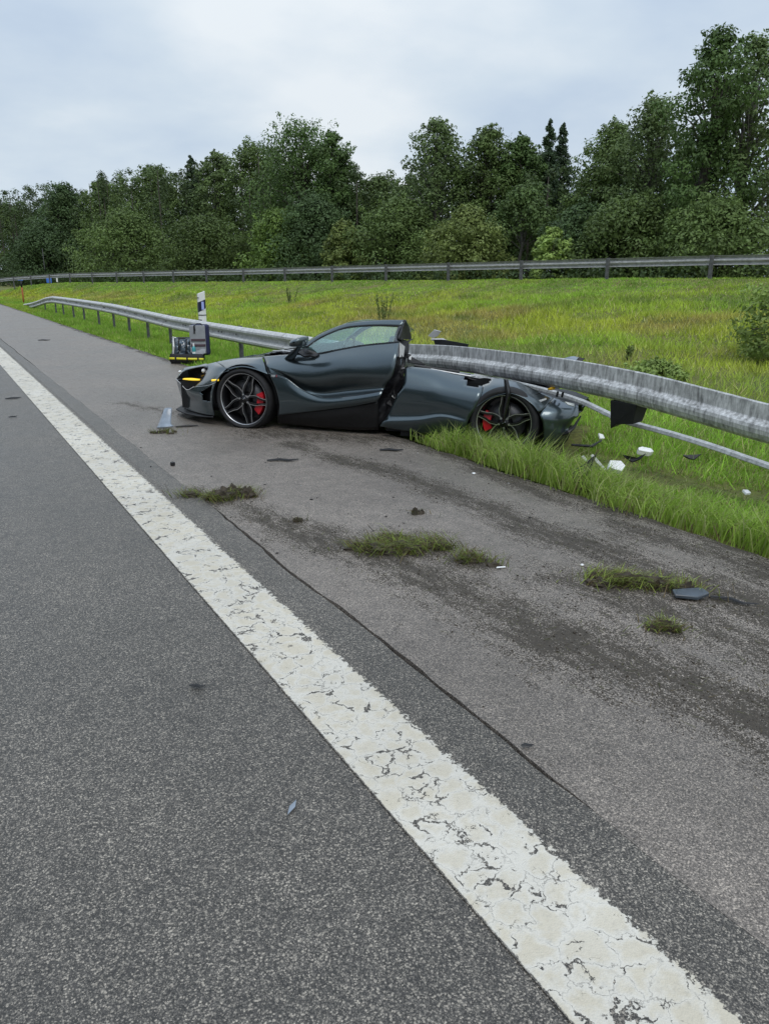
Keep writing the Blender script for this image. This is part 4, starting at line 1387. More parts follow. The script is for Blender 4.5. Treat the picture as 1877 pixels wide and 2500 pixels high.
# bonnet
def hood_rows():
    L_ = [(-1.075, 0.53, 0.54), (-0.83, 0.44, 0.603), (-0.52, 0.46, 0.652), (-0.2, 0.43, 0.704), (0.13, 0.42, 0.728)]
    D_ = [(-1.20, 0.75, 0.51), (-0.86, 0.66, 0.585), (-0.52, 0.68, 0.632), (-0.2, 0.68, 0.684), (0.13, 0.68, 0.712)]
    C_ = [(-1.25, CARW / 2, 0.505), (-0.88, CARW / 2, 0.59), (-0.52, CARW / 2, 0.642), (-0.2, CARW / 2, 0.694), (0.13, CARW / 2, 0.722)]
    m_ = lambda r: [(s, CARW - n, z) for s, n, z in r]
    return [L_, D_, C_, m_(D_), m_(L_)]


patch('bonnet', hood_rows(), CP, car, 8, 8, (0, 0, 1))

# door
patch('door', DOOR_UP, CP, car, 8, 8, thick=0.010)
dl = patch('door_blade', DOOR_LOW, CP, car, 8, 8, thick=0.010)
patch('door_blade', mir(DOOR_LOW), CP, car, 5, 5, (0, 1, 0))
# shut line between fender and door
sl = [FENDER[1][4], FENDER[2][4], FENDER[3][4], FENDER[4][4]]
MB().tube([(p[0] + 0.012, p[1] + 0.004, p[2]) for p in catmull(sl, 4)], 0.007, 6).build('shut_line', M['black'], car)
sl = [(p[0], p[1] + 0.006, p[2]) for p in catmull(DOOR_LOW[0], 6)]
MB().tube(sl, 0.005, 6).build('shut_line', M['black'], car)
# fender joint
sl = [FENDER[1][0], FENDER[2][0], FENDER[4][0]]
MB().tube([(p[0], p[1] - 0.001, p[2]) for p in catmull(sl, 6)], 0.003, 5).build('shut_line', M['black'], car)

# windows, pillars, roof
patch('roof_rail', RAILTOP, CP, car, 3, 6, (0, -0.5, 1), 0.02)
patch('window_seal', [RAILTOP[1], [(p[0] + 0.006, p[1] + 0.004, p[2] - 0.016) for p in RAILTOP[1]]], M['black'], car, 2, 6, (0, -1, 0), 0.006)
patch('side_window', GLASS, M['glass'], car, 6, 6, thick=0.004)
patch('b_pillar', BFRAME, M['gloss_black'], car, 4, 2, thick=0.02)
belt = [DOOR_UP[0][2], DOOR_UP[0][3], DOOR_UP[0][4], DOOR_UP[0][5]]
MB().tube([(p[0], p[1] + 0.012, p[2] + 0.002) for p in catmull(belt, 6)], 0.010, 6).build('window_seal', M['black'], car)
RT = RAILTOP[0]
roof = [[RT[3], RT[4], RT[5], RT[6]],
        [(0.93, 0.75, 1.092), (1.17, 0.75, 1.122), (1.40, 0.75, 1.128), (1.60, 0.75, 1.065)],
        [(0.92, 1.15, 1.085), (1.16, 1.15, 1.10), (1.36, 1.15, 1.09), (1.50, 1.15, 1.0)],
        [(0.953, 1.50, 1.08), (1.15, 1.46, 1.085), (1.32, 1.43, 1.06), (1.45, 1.41, 0.99)]]
patch('roof', roof, CP, car, 6, 6, (0, 0, 1), 0.02)
patch('roof_rail', [[(p[0], CARW - p[1], p[2]) for p in RT[:4]], [(p[0] + 0.03, CARW - p[1] + 0.03, p[2] - 0.03) for p in RT[:4]]], CP, car, 3, 6, (0, 0.5, 1), 0.02)
ws = [[RT[0], RT[1], RT[2], RT[3]],
      [(0.34, 0.65, 0.80), (0.50, 0.67, 0.92), (0.68, 0.70, 1.02), (0.93, 0.75, 1.108)],
      [(0.34, 1.28, 0.80), (0.50, 1.26, 0.92), (0.68, 1.23, 1.02), (0.93, 1.18, 1.108)],
      [(p[0], CARW - p[1], p[2]) for p in RT[:4]]]
patch('windscreen', ws, M['glass'], car, 6, 5, (-1, 0, 1), 0.005)
tri = patch('torn_roof_end', TEARTRI, M['carbon'], car, 4, 4, (0.5, -1, 0), 0.02, fn=crumple(0.012, 14, 3))

# torn door jamb and carbon tub
patch('torn_jamb', TORN, M['carbon'], car, 5, 5, (0, -1, 0), 0.02, smooth=False, fn=crumple(0.022, 11, 1))
patch('side_sill', SILL, M['black'], car, 4, 5, thick=0.02)
patch('side_sill', mir(SILL), M['black'], car, 3, 3, (0, 1, 0), 0.02)


def flap(name, pts, mat, thick=0.006, parent=None):
    o = mk(name, pts, [tuple(range(len(pts)))], mat, parent or car)
    s = o.modifiers.new('solid', 'SOLIDIFY')
    s.thickness = thick
    s.offset = 0
    return o


J = np.array(TORN[0][0])
flap('torn_flap', [(1.66, 0.20, 0.945), (1.70, 0.25, 0.90), (1.69, 0.24, 0.80), (1.665, 0.18, 0.80)], M['silver'], 0.008)
flap('torn_flap', [(1.66, 0.33, 0.935), (1.70, 0.40, 0.955), (1.74, 0.44, 0.968), (1.70, 0.38, 0.93), (1.67, 0.33, 0.90)], M['carbon'], 0.012)
flap('torn_flap', [(1.71, 0.30, 0.82), (1.75, 0.33, 0.79), (1.88, 0.40, 0.71), (1.86, 0.39, 0.70), (1.72, 0.28, 0.74)], M['carbon'], 0.014)
flap('torn_flap', [(1.745, 0.27, 0.82), (1.765, 0.28, 0.81), (1.76, 0.27, 0.765), (1.74, 0.26, 0.775)], M['white'], 0.01)

# dark structure inside the body
ub = MB()
ub.add([(-1.05, .40, .12), (-1.05, 1.55, .12), (-1.05, 1.55, .42), (-1.05, .40, .42), (0.30, .36, .09), (0.30, 1.57, .09), (0.30, 1.57, .66), (0.30, .36, .66)],
       [(0, 3, 2, 1), (4, 5, 6, 7), (0, 1, 5, 4), (1, 2, 6, 5), (2, 3, 7, 6), (3, 0, 4, 7)])
ub.box(0.95, CARW / 2, 0.19, 1.34, 1.56, 0.20)
ub.build('underbody', M['black'], car)
for s in (0, 1):
    lin = MB().lathe([(0.375, 0.04), (0.375, 0.30)], 20, 'y', R(-5), R(190))
    lv = [(x - 0.03, y if s == 0 else CARW - y, z + 0.31) for x, y, z in lin.v]
    mk('wheel_liner', lv, lin.f, M['black'], car, True)

# cabin: dashboard, wheel, two seats
db = patch('dashboard', [[(0.42, n, 0.60) for n in (.25, .6, 1.3, 1.68)], [(0.40, n, 0.80) for n in (.27, .6, 1.3, 1.66)], [(0.62, n, 0.835) for n in (.27, .6, 1.3, 1.66)], [(0.78, n, 0.76) for n in (.27, .6, 1.3, 1.66)], [(0.80, n, 0.60) for n in (.27, .6, 1.3, 1.66)]], M['seat'], car, 4, 4, (1, 0, 1), 0.01)
sw = MB()
ring = []
for t in np.linspace(0, 2 * math.pi, 25):
    ring.append((0.93 + 0.06 * math.sin(t), 0.60 + 0.17 * math.cos(t), 0.80 + 0.16 * math.sin(t)))
sw.tube(ring, 0.015, 8, False)
sw.tube([(0.80, .60, .74), (0.93, .60, .80)], 0.03, 8)
sw.tube([(0.93, .44, .80), (0.93, .76, .80)], 0.012, 6)
sw.build('steering_wheel', M['gloss_black'], car, True)
for n0, ds in ((0.36, 0.0), (0.98, -0.24)):
    st = [[(1.18, n0, .42), (1.17, n0 + .24, .38), (1.18, n0 + .5, .42)], [(1.40, n0, .48), (1.44, n0 + .24, .46), (1.40, n0 + .5, .48)],
          [(1.46, n0 + .02, .75), (1.50, n0 + .24, .73), (1.46, n0 + .48, .75)], [(1.50, n0 + .12, .93), (1.53, n0 + .24, .94), (1.50, n0 + .36, .93)]]
    st = [[(p[0] + ds, p[1], p[2]) for p in r] for r in st]
    patch('seat', st, M['seat'], car, 4, 5, (-1, 0, 0.2), 0.07)

# mirror on its stalk
mo = np.array(MIRROR_OUT[0])
mc = mo.mean(0)
ml = catmull(np.vstack([mo, mo[:1]]), 3)[:-1]
mr = []
for f, dn in ((0.15, -0.115), (0.6, -0.10), (0.9, -0.06), (1.0, 0.0), (0.97, 0.07), (0.80, 0.10), (0.1, 0.105)):
    mr.append(mc + (ml - mc) * f + np.array([0, dn, 0]))
k = len(ml)
mh = mk('mirror', np.concatenate(mr), [(i * k + j, i * k + (j + 1) % k, (i + 1) * k + (j + 1) % k, (i + 1) * k + j) for i in range(6) for j in range(k)], [CP], car, True)
ms = np.array(MIRROR_STALK[0])
rows = []
for f in np.linspace(0, 1, 5):
    a = ms[0] + (ms[3] - ms[0]) * f
    b = ms[1] + (ms[2] - ms[1]) * f
    w = 0.03 * (1 - .3 * f)
    rows.append([tuple(a), tuple((a + b) / 2 + np.array([0, -w, 0])), tuple(b), tuple((a + b) / 2 + np.array([0, w, 0])), tuple(a)])
patch('mirror_stalk', rows, M['gloss_black'], mh, 2, 4, thick=0)
# broken plastic at the mirror foot and the scuttle
patch('mirror_base', [[(0.50, .20, .82), (0.60, .19, .85), (0.72, .19, .83), (0.80, .19, .80)], [(0.48, .14, .78), (0.60, .13, .80), (0.70, .13, .79), (0.79, .16, .795)]], M['carbon'], car, 6, 6, (0, -1, .5), 0.02, smooth=False, fn=crumple(0.025, 16, 5))
patch('scuttle', [[(0.02, .44, .745), (0.08, .8, .735), (0.08, 1.2, .735), (0.02, 1.5, .745)], [(0.22, .32, .79), (0.24, .8, .76), (0.24, 1.2, .76), (0.22, 1.6, .79)], [(0.42, .30, .80), (0.44, .8, .79), (0.44, 1.2, .79), (0.42, 1.62, .80)]], M['carbon'], car, 8, 14, (0, 0, 1), 0.012, smooth=False, fn=crumple(0.03, 13, 7))
MB().tube([(0.10, .50, .79), (0.30, .42, .80), (0.55, .36, .79)], 0.008, 6).build('wiper_arm', M['silver'], car)
MB().tube([(0.02, .95, .765), (0.22, .8, .80), (0.48, .62, .83)], 0.007, 6).build('wiper_arm', M['black'], car)

# badge on the fender blade


def text_part(s, loc, size, mat, parent, name, shear=0.2):
    cu_ = bpy.data.curves.new(name, 'FONT')
    cu_.body = s
    cu_.size = size
    cu_.extrude = 0.0012
    cu_.shear = shear
    to = bpy.data.objects.new(name, cu_)
    col.objects.link(to)
    bpy.context.view_layer.update()
    me = bpy.data.meshes.new_from_object(to.evaluated_get(bpy.context.evaluated_depsgraph_get()))
    bpy.data.objects.remove(to)
    o = link(name, me, mat, parent)
    o.location = loc
    o.rotation_euler = (R(90), 0, R(0))
    return o


text_part('720', (BADGE[0], BADGE[1] - 0.012, BADGE[2] - 0.010), 0.030, M['white'], car, 'badge')
text_part('S', (BADGE[0] + 0.056, BADGE[1] - 0.011, BADGE[2] - 0.010), 0.030, M['red'], car, 'badge')
# pale edge of the blade behind the badge
MB().tube([(p[0], p[1] - 0.004, p[2]) for p in catmull(DOOR_LOW[0][:4], 5)], 0.003, 5).build('blade_edge', CP, car)

# --- rear half
HOLE = [(2.30, 0.66), (2.34, 0.60), (2.40, 0.555), (2.50, 0.545), (2.58, 0.57), (2.60, 0.66)]
patch('rear_quarter', Q1, CP, car, 8, 8, cut=lambda p: inpoly((p[0], p[2]), HOLE))
patch('rear_fender', Q2, CP, car, 6, 6, cut=lambda p: inpoly((p[0], p[2]), HOLE))
patch('tail_panel', Q3, CP, car, 6, 6, fn=crumple(0.004, 9, 11))
patch('rear_quarter', mir(Q1, 0.72), CP, car, 4, 4, (0, 1, 0))
patch('rear_fender', mir(Q2, 0.72), CP, car, 4, 4, (0, 1, 0))
patch('tail_panel', mir(Q3, 0.72), CP, car, 4, 4, (0, 1, 0))
deck = [[(1.78, .36, .69), (2.0, .42, .655), (2.3, .46, .60), (2.6, .50, .54), (2.9, .40, .52), (3.2, .32, .44), (3.42, .36, .38)],
        [(1.80, .75, .60), (2.0, .75, .57), (2.3, .75, .50), (2.6, .75, .46), (2.9, .75, .43), (3.2, .75, .40), (3.44, .75, .36)],
        [(1.82, 1.2, .50), (2.0, 1.2, .47), (2.3, 1.2, .44), (2.6, 1.2, .42), (2.9, 1.2, .40), (3.2, 1.2, .38), (3.44, 1.2, .34)],
        [(1.82, 1.6, .46), (2.0, 1.6, .44), (2.3, 1.6, .42), (2.6, 1.6, .40), (2.9, 1.6, .38), (3.2, 1.6, .34), (3.42, 1.6, .28)]]
patch('engine_cover', deck, M['carbon'], car, 6, 6, (0, 0, 1), 0.01, smooth=False, fn=crumple(0.03, 6, 4))
ub = MB()
ub.box(2.50, CARW / 2, 0.16, 1.50, 1.15, 0.36)
ub.box(1.72, CARW / 2, 0.26, 0.42, 1.5, 0.44)
ub.build('underbody', M['black'], car)
ub = MB()
ub.box(2.02, 0.27, 0.15, 0.62, 0.34, 0.26)
ub.build('side_pod', M['black'], car)
lin = MB().lathe([(0.385, 0.03), (0.385, 0.34)], 22, 'y', R(-20), R(200))
mk('wheel_liner', [(x + 2.775, y, z + 0.13) for x, y, z in lin.v], lin.f, M['black'], car, True)
# split opening in the fender top; a crumpled near-black sheet paints in its shade
patch('torn_edge_and_shade', [[(2.22, .50, .60), (2.42, .52, .58), (2.68, .52, .57)], [(2.24, .26, .50), (2.44, .24, .46), (2.66, .24, .48)]], M['hole_shade'], car, 5, 6, (0, -1, 1), 0.01, smooth=False, fn=crumple(0.02, 12, 9))
MB().tube([(1.98, .24, .685), (2.15, .26, .66), (2.38, .29, .625), (2.42, .29, .63)], 0.009, 6).build('trim_strip', M['silver'], car)
MB().tube([(1.80, .26, .715), (2.0, .30, .685), (2.25, .33, .66)], 0.016, 6).build('trim_strip', M['black'], car)
s0, s1, s2 = np.array(STRAP0), np.array(STRAP1), np.array(STRAP2)
rows = []
for p, w in ((s0, .020), ((s0 + s1) / 2, .026), (s1, .024), ((s1 + s2) / 2, .026), (s2, .010)):
    rows.append([tuple(p + np.array([-w, .01, 0])), tuple(p + np.array([0, -.012, 0])), tuple(p + np.array([w, .01, 0]))])
patch('hanging_strap', rows, M['gloss_black'], car, 5, 3, thick=0.008)
# seams and lamps on the tail
MB().tube([tuple(np.array(CREV0) + [0, -.004, 0]), tuple((np.array(CREV0) + np.array(CREV1)) / 2 + np.array([0, -.012, 0.004])), CREV1], 0.004, 5).build('shut_line', M['black'], car)
a, b = np.array(SLIT0), np.array(SLIT1)
flap('vent_slit', [tuple(a + [0, -.012, .010]), tuple(b + [0, -.006, .008]), tuple(b + [.004, -.008, -.006]), tuple(a + [.01, -.014, -.012])], M['silver'], 0.006)
a, b = np.array(TAILW0), np.array(TAILW1)
flap('tail_lamp', [tuple(a + [0, -.02, .012]), tuple(b + [0, -.02, .012]), tuple(b + [.004, -.022, -.012]), tuple(a + [.03, -.022, -.014])], M['white'], 0.012)
o = MB().tube([tuple(np.array(YEL) + [-.035, 0, -.005]), tuple(np.array(YEL) + [.0, -.005, .006]), tuple(np.array(YEL) + [.03, 0, .010])], [0.010, 0.018, 0.012], 7).build('yellow_connector', M['yellow_plastic'], car, True)
for dx in (0, 0.05):
    MB().tube([tuple(np.array(CLIP) + [dx, -.01, -.02]), tuple(np.array(CLIP) + [dx + .01, -.02, .03])], 0.012, 6).build('clip', M['black'], car)
# rear wing blade bent up behind the rail
patch('rear_wing', WING, M['greyshard'], car, 4, 6, (0, -.3, 1), 0.02)
flap('wing_end', [WING[0][2], (WING[0][2][0] + .06, 1.32, WING[0][2][2] - .01), (WING[1][2][0] + .05, 1.26, WING[1][2][2] - .03), (WING[1][2][0] - .10, 1.25, WING[1][2][2] - .06)], M['black'], 0.01)
# broken bits showing above the rail
flap('panel_fragment', [(1.44, 2.02, 0.885), (1.52, 2.0, 0.96), (1.60, 2.02, 0.94), (1.56, 2.03, 0.885), (1.50, 2.03, 0.86)], M['silver'], 0.012)
MB().tube([(1.48, 2.03, 0.84), (1.62, 2.02, 0.845), (1.74, 1.98, 0.80)], 0.016, 6).build('panel_fragment', M['silver'], car)
flap('panel_fragment', [(1.52, 2.0, 0.84), (1.66, 1.97, 0.845), (1.98, 1.86, 0.81), (1.97, 1.86, 0.77), (1.54, 2.0, 0.77)], M['black'], 0.02)
# frayed bumper edge trailing over the grass
MB().tube([(3.30, .12, .12), (3.38, .10, .16), (3.42, .14, .20), (3.47, .22, .30)], [0.012, 0.02, 0.014, 0.008], 6).build('torn_edge_and_shade', M['carbon'], car)
patch('diffuser', [[(3.16, .06, .06), (3.28, .12, .08), (3.40, .22, .20)], [(3.16, .10, -.08), (3.26, .2, -.06), (3.36, .3, .05)]], M['black'], car, 4, 4, (0, -1, 0), 0.02)


# loose wiring and splinters in the tear
wr = random.Random(5)
for i in range(9):
    s0_ = Vector((wr.uniform(1.58, 1.74), wr.uniform(.10, .30), wr.uniform(.35, .88)))
    p1_ = s0_ + Vector((wr.uniform(-.03, .10), wr.uniform(-.10, .0), wr.uniform(-.12, .06)))
    p2_ = p1_ + Vector((wr.uniform(-.04, .10), wr.uniform(-.05, .05), wr.uniform(-.16, .02)))
    MB().tube([tuple(p) for p in catmull([s0_, p1_, p2_], 4)], wr.uniform(.003, .007), 5).build('torn_wire', M[wr.choice(['black', 'carbon', 'silver', 'black'])], car, True)
for i in range(7):
    c_ = Vector((wr.uniform(1.56, 1.76), wr.uniform(.08, .2), wr.uniform(.25, .92)))
    flap('splinter', [tuple(c_ + Vector((wr.uniform(-.05, .05), wr.uniform(-.03, .03), wr.uniform(-.07, .07)))) for _ in range(3)], M[wr.choice(['carbon', 'black', 'greyshard'])], 0.006)


# --- wheels
def wheel(loc, Rr, Rt, spin, cal, floor, width=0.235, right=False):
    bar = MB().lathe([(Rr, 0.006), (Rr - 0.012, 0.020), (Rr - 0.028, 0.05), (Rr - 0.035, width - 0.02), (Rr - 0.008, width)], 56)
    bar.lathe([(0.0, 0.012), (0.030, 0.012), (0.045, 0.020), (0.060, 0.05), (0.060, width * .6)], 24)
    bar.lathe([(0.0, width * .75), (Rr - 0.03, width * .75)], 32)
    w = bar.build('wheel', M['rimdark'], car, True)
    w.location = loc
    if right:
        w.rotation_euler = (0, 0, math.pi)
    ty_ = MB().lathe([(Rr - .006, 0.012), (Rr + .004, -0.004), (Rr + .020, -0.014), ((Rr + Rt) / 2, -0.022), (Rt - .030, -0.018), (Rt - .014, -.006), (Rt - .004, 0.012), (Rt, 0.04), (Rt, width - .03), (Rt - .01, width), (Rr, width)], 64)
    tv = [(x, y, max(z, floor - loc[2])) for x, y, z in ty_.v]
    mk('tyre', tv, ty_.f, M['rubber'], w, True)
    MB().lathe([(Rr - 0.006, 0.008), (Rr - .002, -0.002), (Rr + .003, 0.0)], 64).build('rim_edge', M['rimbright'], w, True)
    dsc = MB().lathe([(0.07, .085), (Rr * .74, .085), (Rr * .74, .105), (0.07, .105)], 40)
    dsc.build('brake_disc', M['disc'], w, True)
    cp = MB()
    a0, a1 = R(cal[0]), R(cal[1])
    vs, fs = [], []
    nn = 9
    for i in range(nn):
        t = a0 + (a1 - a0) * i / (nn - 1)
        bul = 0.012 * math.sin(math.pi * i / (nn - 1))
        for r_, h_ in ((Rr * .50, .085), (Rr * .52, .052 - bul), (Rr * .80, .050 - bul), (Rr * .83, .085)):
            vs.append((r_ * math.cos(t), h_, r_ * math.sin(t)))
    fs = [q for q in grid_faces(nn, 4)] + [(0, 1, 2, 3), tuple((nn - 1) * 4 + q for q in (3, 2, 1, 0))]
    cp.add(vs, fs)
    cp.build('caliper', M['red'], w)
    # five twin-armed spokes
    def pol(r_, deg, h_):
        return (r_ * Rr * math.cos(R(deg)), h_, r_ * Rr * math.sin(R(deg)))
    sm, se = MB(), MB()
    for sg in (-1, 1):
        cl = [(0.955, 4.5, 0.008), (0.72, 8.0, 0.014), (0.52, 17.0, 0.020), (0.34, 24.0, 0.022), (0.16, 36.0, 0.018)]
        wd = [0.011, 0.011, 0.012, 0.012, 0.012]
        P_ = [np.array(pol(r_, sg * d_, h_)) for r_, d_, h_ in cl]
        P_ = catmull(P_, 4)
        wds = np.interp(np.linspace(0, 1, len(P_)), np.linspace(0, 1, 5), wd)
        vs = []
        es = []
        for i, p in enumerate(P_):
            t = P_[min(i + 1, len(P_) - 1)] - P_[max(i - 1, 0)]
            t[1] = 0
            t /= np.linalg.norm(t)
            nrm = np.array([-t[2], 0, t[0]])
            # outward side, facing the open window between spokes
            if (nrm @ np.array([-math.sin(R(sg * 15)) * sg, 0, math.cos(R(sg * 15)) * sg])) < 0:
                nrm = -nrm
            a_ = p + nrm * wds[i]
            b_ = p - nrm * wds[i]
            vs += [b_ + [0, 0.045, 0], b_, a_, a_ + [0, 0.045, 0]]
            es += [a_ + nrm * -0.0045 + [0, -0.0012, 0], a_ + nrm * 0.0008 + [0, -0.0012, 0], a_ + nrm * 0.0008 + [0, 0.010, 0]]
        sm.add(vs, grid_faces(len(P_), 4))
        se.add(es, grid_faces(len(P_), 3))
    for k_ in range(5):
        if k_ == 0:
            so = sm.build('spoke', M['rimdark'], w)
            eo = se.build('spoke_edge', M['rimbright'], w)
        else:
            so, eo = so.copy(), eo.copy()
            col.objects.link(so)
            col.objects.link(eo)
        for q in (so, eo):
            q.rotation_euler = (0, -R(spin + 72 * k_), 0)
    cap_ = MB().lathe([(0.0, 0.004), (0.022, 0.006), (0.026, 0.014)], 18).build('hub_cap', M['gloss_black'], w, True)
    mk_ = MB().tube([(-0.012, 0.003, -0.006), (0.0, 0.002, 0.004), (0.014, 0.003, 0.009)], [0.0015, 0.003, 0.001], 5).build('hub_emblem', M['rimbright'], w)
    bo = MB()
    for k_ in range(5):
        t = R(spin + 36 + 72 * k_)
        bv = MB().lathe([(0.0, 0.010), (0.007, 0.010), (0.007, 0.03)], 8)
        bo.add([(x + 0.048 * math.cos(t), y, z + 0.048 * math.sin(t)) for x, y, z in bv.v], bv.f)
    bo.build('wheel_bolts', M['rimbright'], w)
    return w


wheel((-0.045, 0.045, 0.312), 0.275, 0.335, -5, (-48, 22), 0.002)
wheel((2.770, 0.035, 0.222), 0.265, 0.343, 18, (150, 208), -0.115, 0.29)
wheel((-0.045, CARW - 0.045, 0.322), 0.255, 0.325, 10, (-48, 22), 0.002, right=True)
wheel((2.770, CARW - 0.035, 0.20), 0.262, 0.33, 10, (140, 212), -0.14, 0.29, right=True)


# ------------------------------------------------------------------ roadside things
# delineator post
dp = empty('delineator_post', (5.72, 18.95, float(ground_z(5.72, 18.95))), R(-8))
tag(dp, 'white plastic delineator post with a slanted black band behind the guardrail', 'delineator')
dz0 = float(ground_z(5.72, 18.95))


def hull_prof(w, d):
    return [(-w / 2, d / 2), (-w / 2 * .9, -d * .2), (0, -d / 2), (w / 2 * .9, -d * .2), (w / 2, d / 2)]


def dpost(name, z0l, z0r, z1l, z1r, w, d, mat, off=0.0):
    pr = hull_prof(w + off, d + off)
    v = []
    for zl, zr in ((z0l, z0r), (z1l, z1r)):
        for x, y in pr:
            f = (x / w) + .5
            v.append((x, y, zl + (zr - zl) * f))
    k = len(pr)
    f = [(i, (i + 1) % k, k + (i + 1) % k, k + i) for i in range(k)] + [tuple(range(k))[::-1], tuple(range(k, 2 * k))]
    return mk(name, v, f, mat, dp)


t0 = 1.275 - dz0
dp.scale = (1.15, 1, 1)
body = dpost('body', -0.1, -0.1, t0 - 0.07, t0, 0.165, 0.10, M['white'])
bev(body, 0.008)
M['navy'] = simple('blue_black_band', (0.010, 0.014, 0.040), 0.4)
M['reflector'] = simple('pale_reflector', (0.36, 0.42, 0.80), 0.25, coat=0.4)
dpost('black_band', t0 - 0.50, t0 - 0.40, t0 - 0.265, t0 - 0.195, 0.165, 0.10, M['navy'], 0.006)
dpost('collar', t0 - 0.575, t0 - 0.575, t0 - 0.555, t0 - 0.555, 0.165, 0.10, M['black'], 0.010)
v, f = box_data(0.010, -0.052, t0 - 0.345, 0.052, 0.018, 0.185)
bev(mk('reflector', v, f, M['reflector'], dp), 0.004)
v, f = box_data(-0.075, -0.03, t0 - 0.16, 0.03, 0.03, 0.03)
bev(mk('lug', v, f, M['post'], dp), 0.004)

# rusty marker pole, far left
mp_ = empty('marker_pole', (5.65, 60.0, float(ground_z(5.65, 60))))
tag(mp_, 'thin rust-orange marker pole in the grass at the far left', 'pole')
M['rust'] = simple('rust_orange', (0.34, 0.10, 0.03), 0.8, var=0.25)
MB().tube([(0, 0, -0.2), (0, 0, 1.12)], 0.05, 8).build('pole', M['rust'], mp_, True)
MB().tube([(0, 0, 1.12), (0, 0, 1.55)], 0.052, 8).build('pole_top', M['black'], mp_, True)

# signs seen through the far guardrail
M['signblue'] = simple('sign_blue', (0.05, 0.16, 0.55), 0.5)
M['signgrey'] = simple('sign_back_grey', (0.30, 0.31, 0.31), 0.6)


def little_sign(name, label, x, y, z, w, h, mat, hp, shape='box'):
    t = empty(name, (x, y, z - hp))
    tag(t, label, 'sign')
    MB().tube([(0, 0.03, 0), (0, 0.03, hp + h * .4)], 0.035, 8).build('pole', M['post'], t)
    if shape == 'box':
        bev(box('panel', (0, 0, hp), (w, 0.03, h), mat, t), 0.008)
    else:
        MB().lathe([(0, -0.015), (w / 2, -0.015), (w / 2, 0.015), (0, 0.015)], 20, 'y').build('panel', mat, t)
        for o_ in list(t.children)[-1:]:
            o_.location = (0, 0, hp)
    return t


little_sign('blue_sign', 'small blue sign under the far guardrail, left of the two', 9.0, 96.0, 1.52, 0.50, 0.28, M['signblue'], 0.9)
little_sign('blue_sign', 'small square blue sign under the far guardrail, right of the two', 11.4, 92.0, 1.40, 0.52, 0.50, M['signblue'], 0.9)
box_s = little_sign('white_marker', 'tiny white marker right of the square blue sign', 12.2, 92.0, 1.44, 0.16, 0.40, M['white'], 0.8)
little_sign('round_sign', 'round grey sign back above the far guardrail at left', 11.3, 93.5, 2.55, 0.62, 0.62, M['signgrey'], 1.9, 'round')

# emergency bag, opened, at the edge of the shoulder
M['bagblue'] = simple('dark_blue_nylon', (0.012, 0.016, 0.060), 0.65, bump=0.3)
M['baggrey'] = simple('light_grey_lining', (0.27, 0.28, 0.30), 0.7, var=0.15)
M['bagblack'] = simple('black_nylon', (0.012, 0.012, 0.014), 0.7, bump=0.3)
M['hiyellow'] = simple('reflective_yellow', (0.80, 0.72, 0.04), 0.45)
M['maroon'] = simple('dark_strap', (0.075, 0.045, 0.055), 0.7)
M['clear'] = simple('clear_pouch', (0.06, 0.085, 0.11), 0.12, coat=1.0, var=0.6, vscale=14)
M['teal'] = simple('teal_liquid', (0.05, 0.30, 0.33), 0.3)
BR = R(-29.7 + 4)
bag = empty('emergency_bag', (4.22, 14.95, 0.0), BR)
tag(bag, 'open dark blue emergency bag with yellow stripe and grey lining', 'bag')
tray = patch('base', [[(-.34, -.16, .0), (0.0, -.20, .0), (.26, -.16, .0)], [(-.36, -.19, .08), (0, -.23, .08), (.28, -.19, .08)], [(-.35, -.17, .19), (0, -.21, .18), (.27, -.17, .17)]], M['bagblack'], bag, 4, 5, (0, -1, 0), 0.01)
b = MB()
b.box(-0.04, 0.0, 0.09, 0.60, 0.30, 0.17)
bev(b.build('base_body', M['bagblack'], bag), 0.03, 3)
patch('reflective_stripe', [[(-.362, -.20, .125), (0, -.240, .115), (.282, -.20, .105)], [(-.362, -.20, .085), (0, -.240, .075), (.282, -.20, .065)]], M['hiyellow'], bag, 2, 5, thick=0.004)
for xx_ in (-0.24, -0.02, 0.18):
    v, f = box_data(xx_, -0.236 if abs(xx_) < .1 else -.218, 0.10, 0.03, 0.02, 0.07)
    bev(mk('buckle_strap', v, f, M['bagblack'], bag), 0.004)
# left compartment full of clear pouches
pk = patch('pouch_compartment', [[(-.33, -.06, .17), (-.22, -.11, .17), (-.10, -.09, .17), (.02, -.08, .17)], [(-.335, -.03, .32), (-.22, -.10, .33), (-.11, -.07, .33), (.01, -.06, .33)], [(-.33, 0, .47), (-.27, -.04, .50), (-.15, -.02, .44), (.0, -.0, .48)]], M['clear'], bag, 7, 6, (0, -1, 0), 0.02, smooth=False, fn=crumple(0.035, 14, 2))
b = MB()
b.box(-0.17, 0.06, 0.33, 0.34, 0.12, 0.30)
bev(b.build('compartment_back', M['bagblack'], bag), 0.02)
for xx_, h_ in ((-0.30, .50), (-0.20, .46), (-0.06, .45)):
    MB().tube([(xx_, -.09, .18), (xx_ + .02, -.11, .32), (xx_ + .015, -.05, h_)], [.014, .018, .010], 6).build('pouch_strap', M['white' if xx_ < -.25 else 'bagblack'], bag)
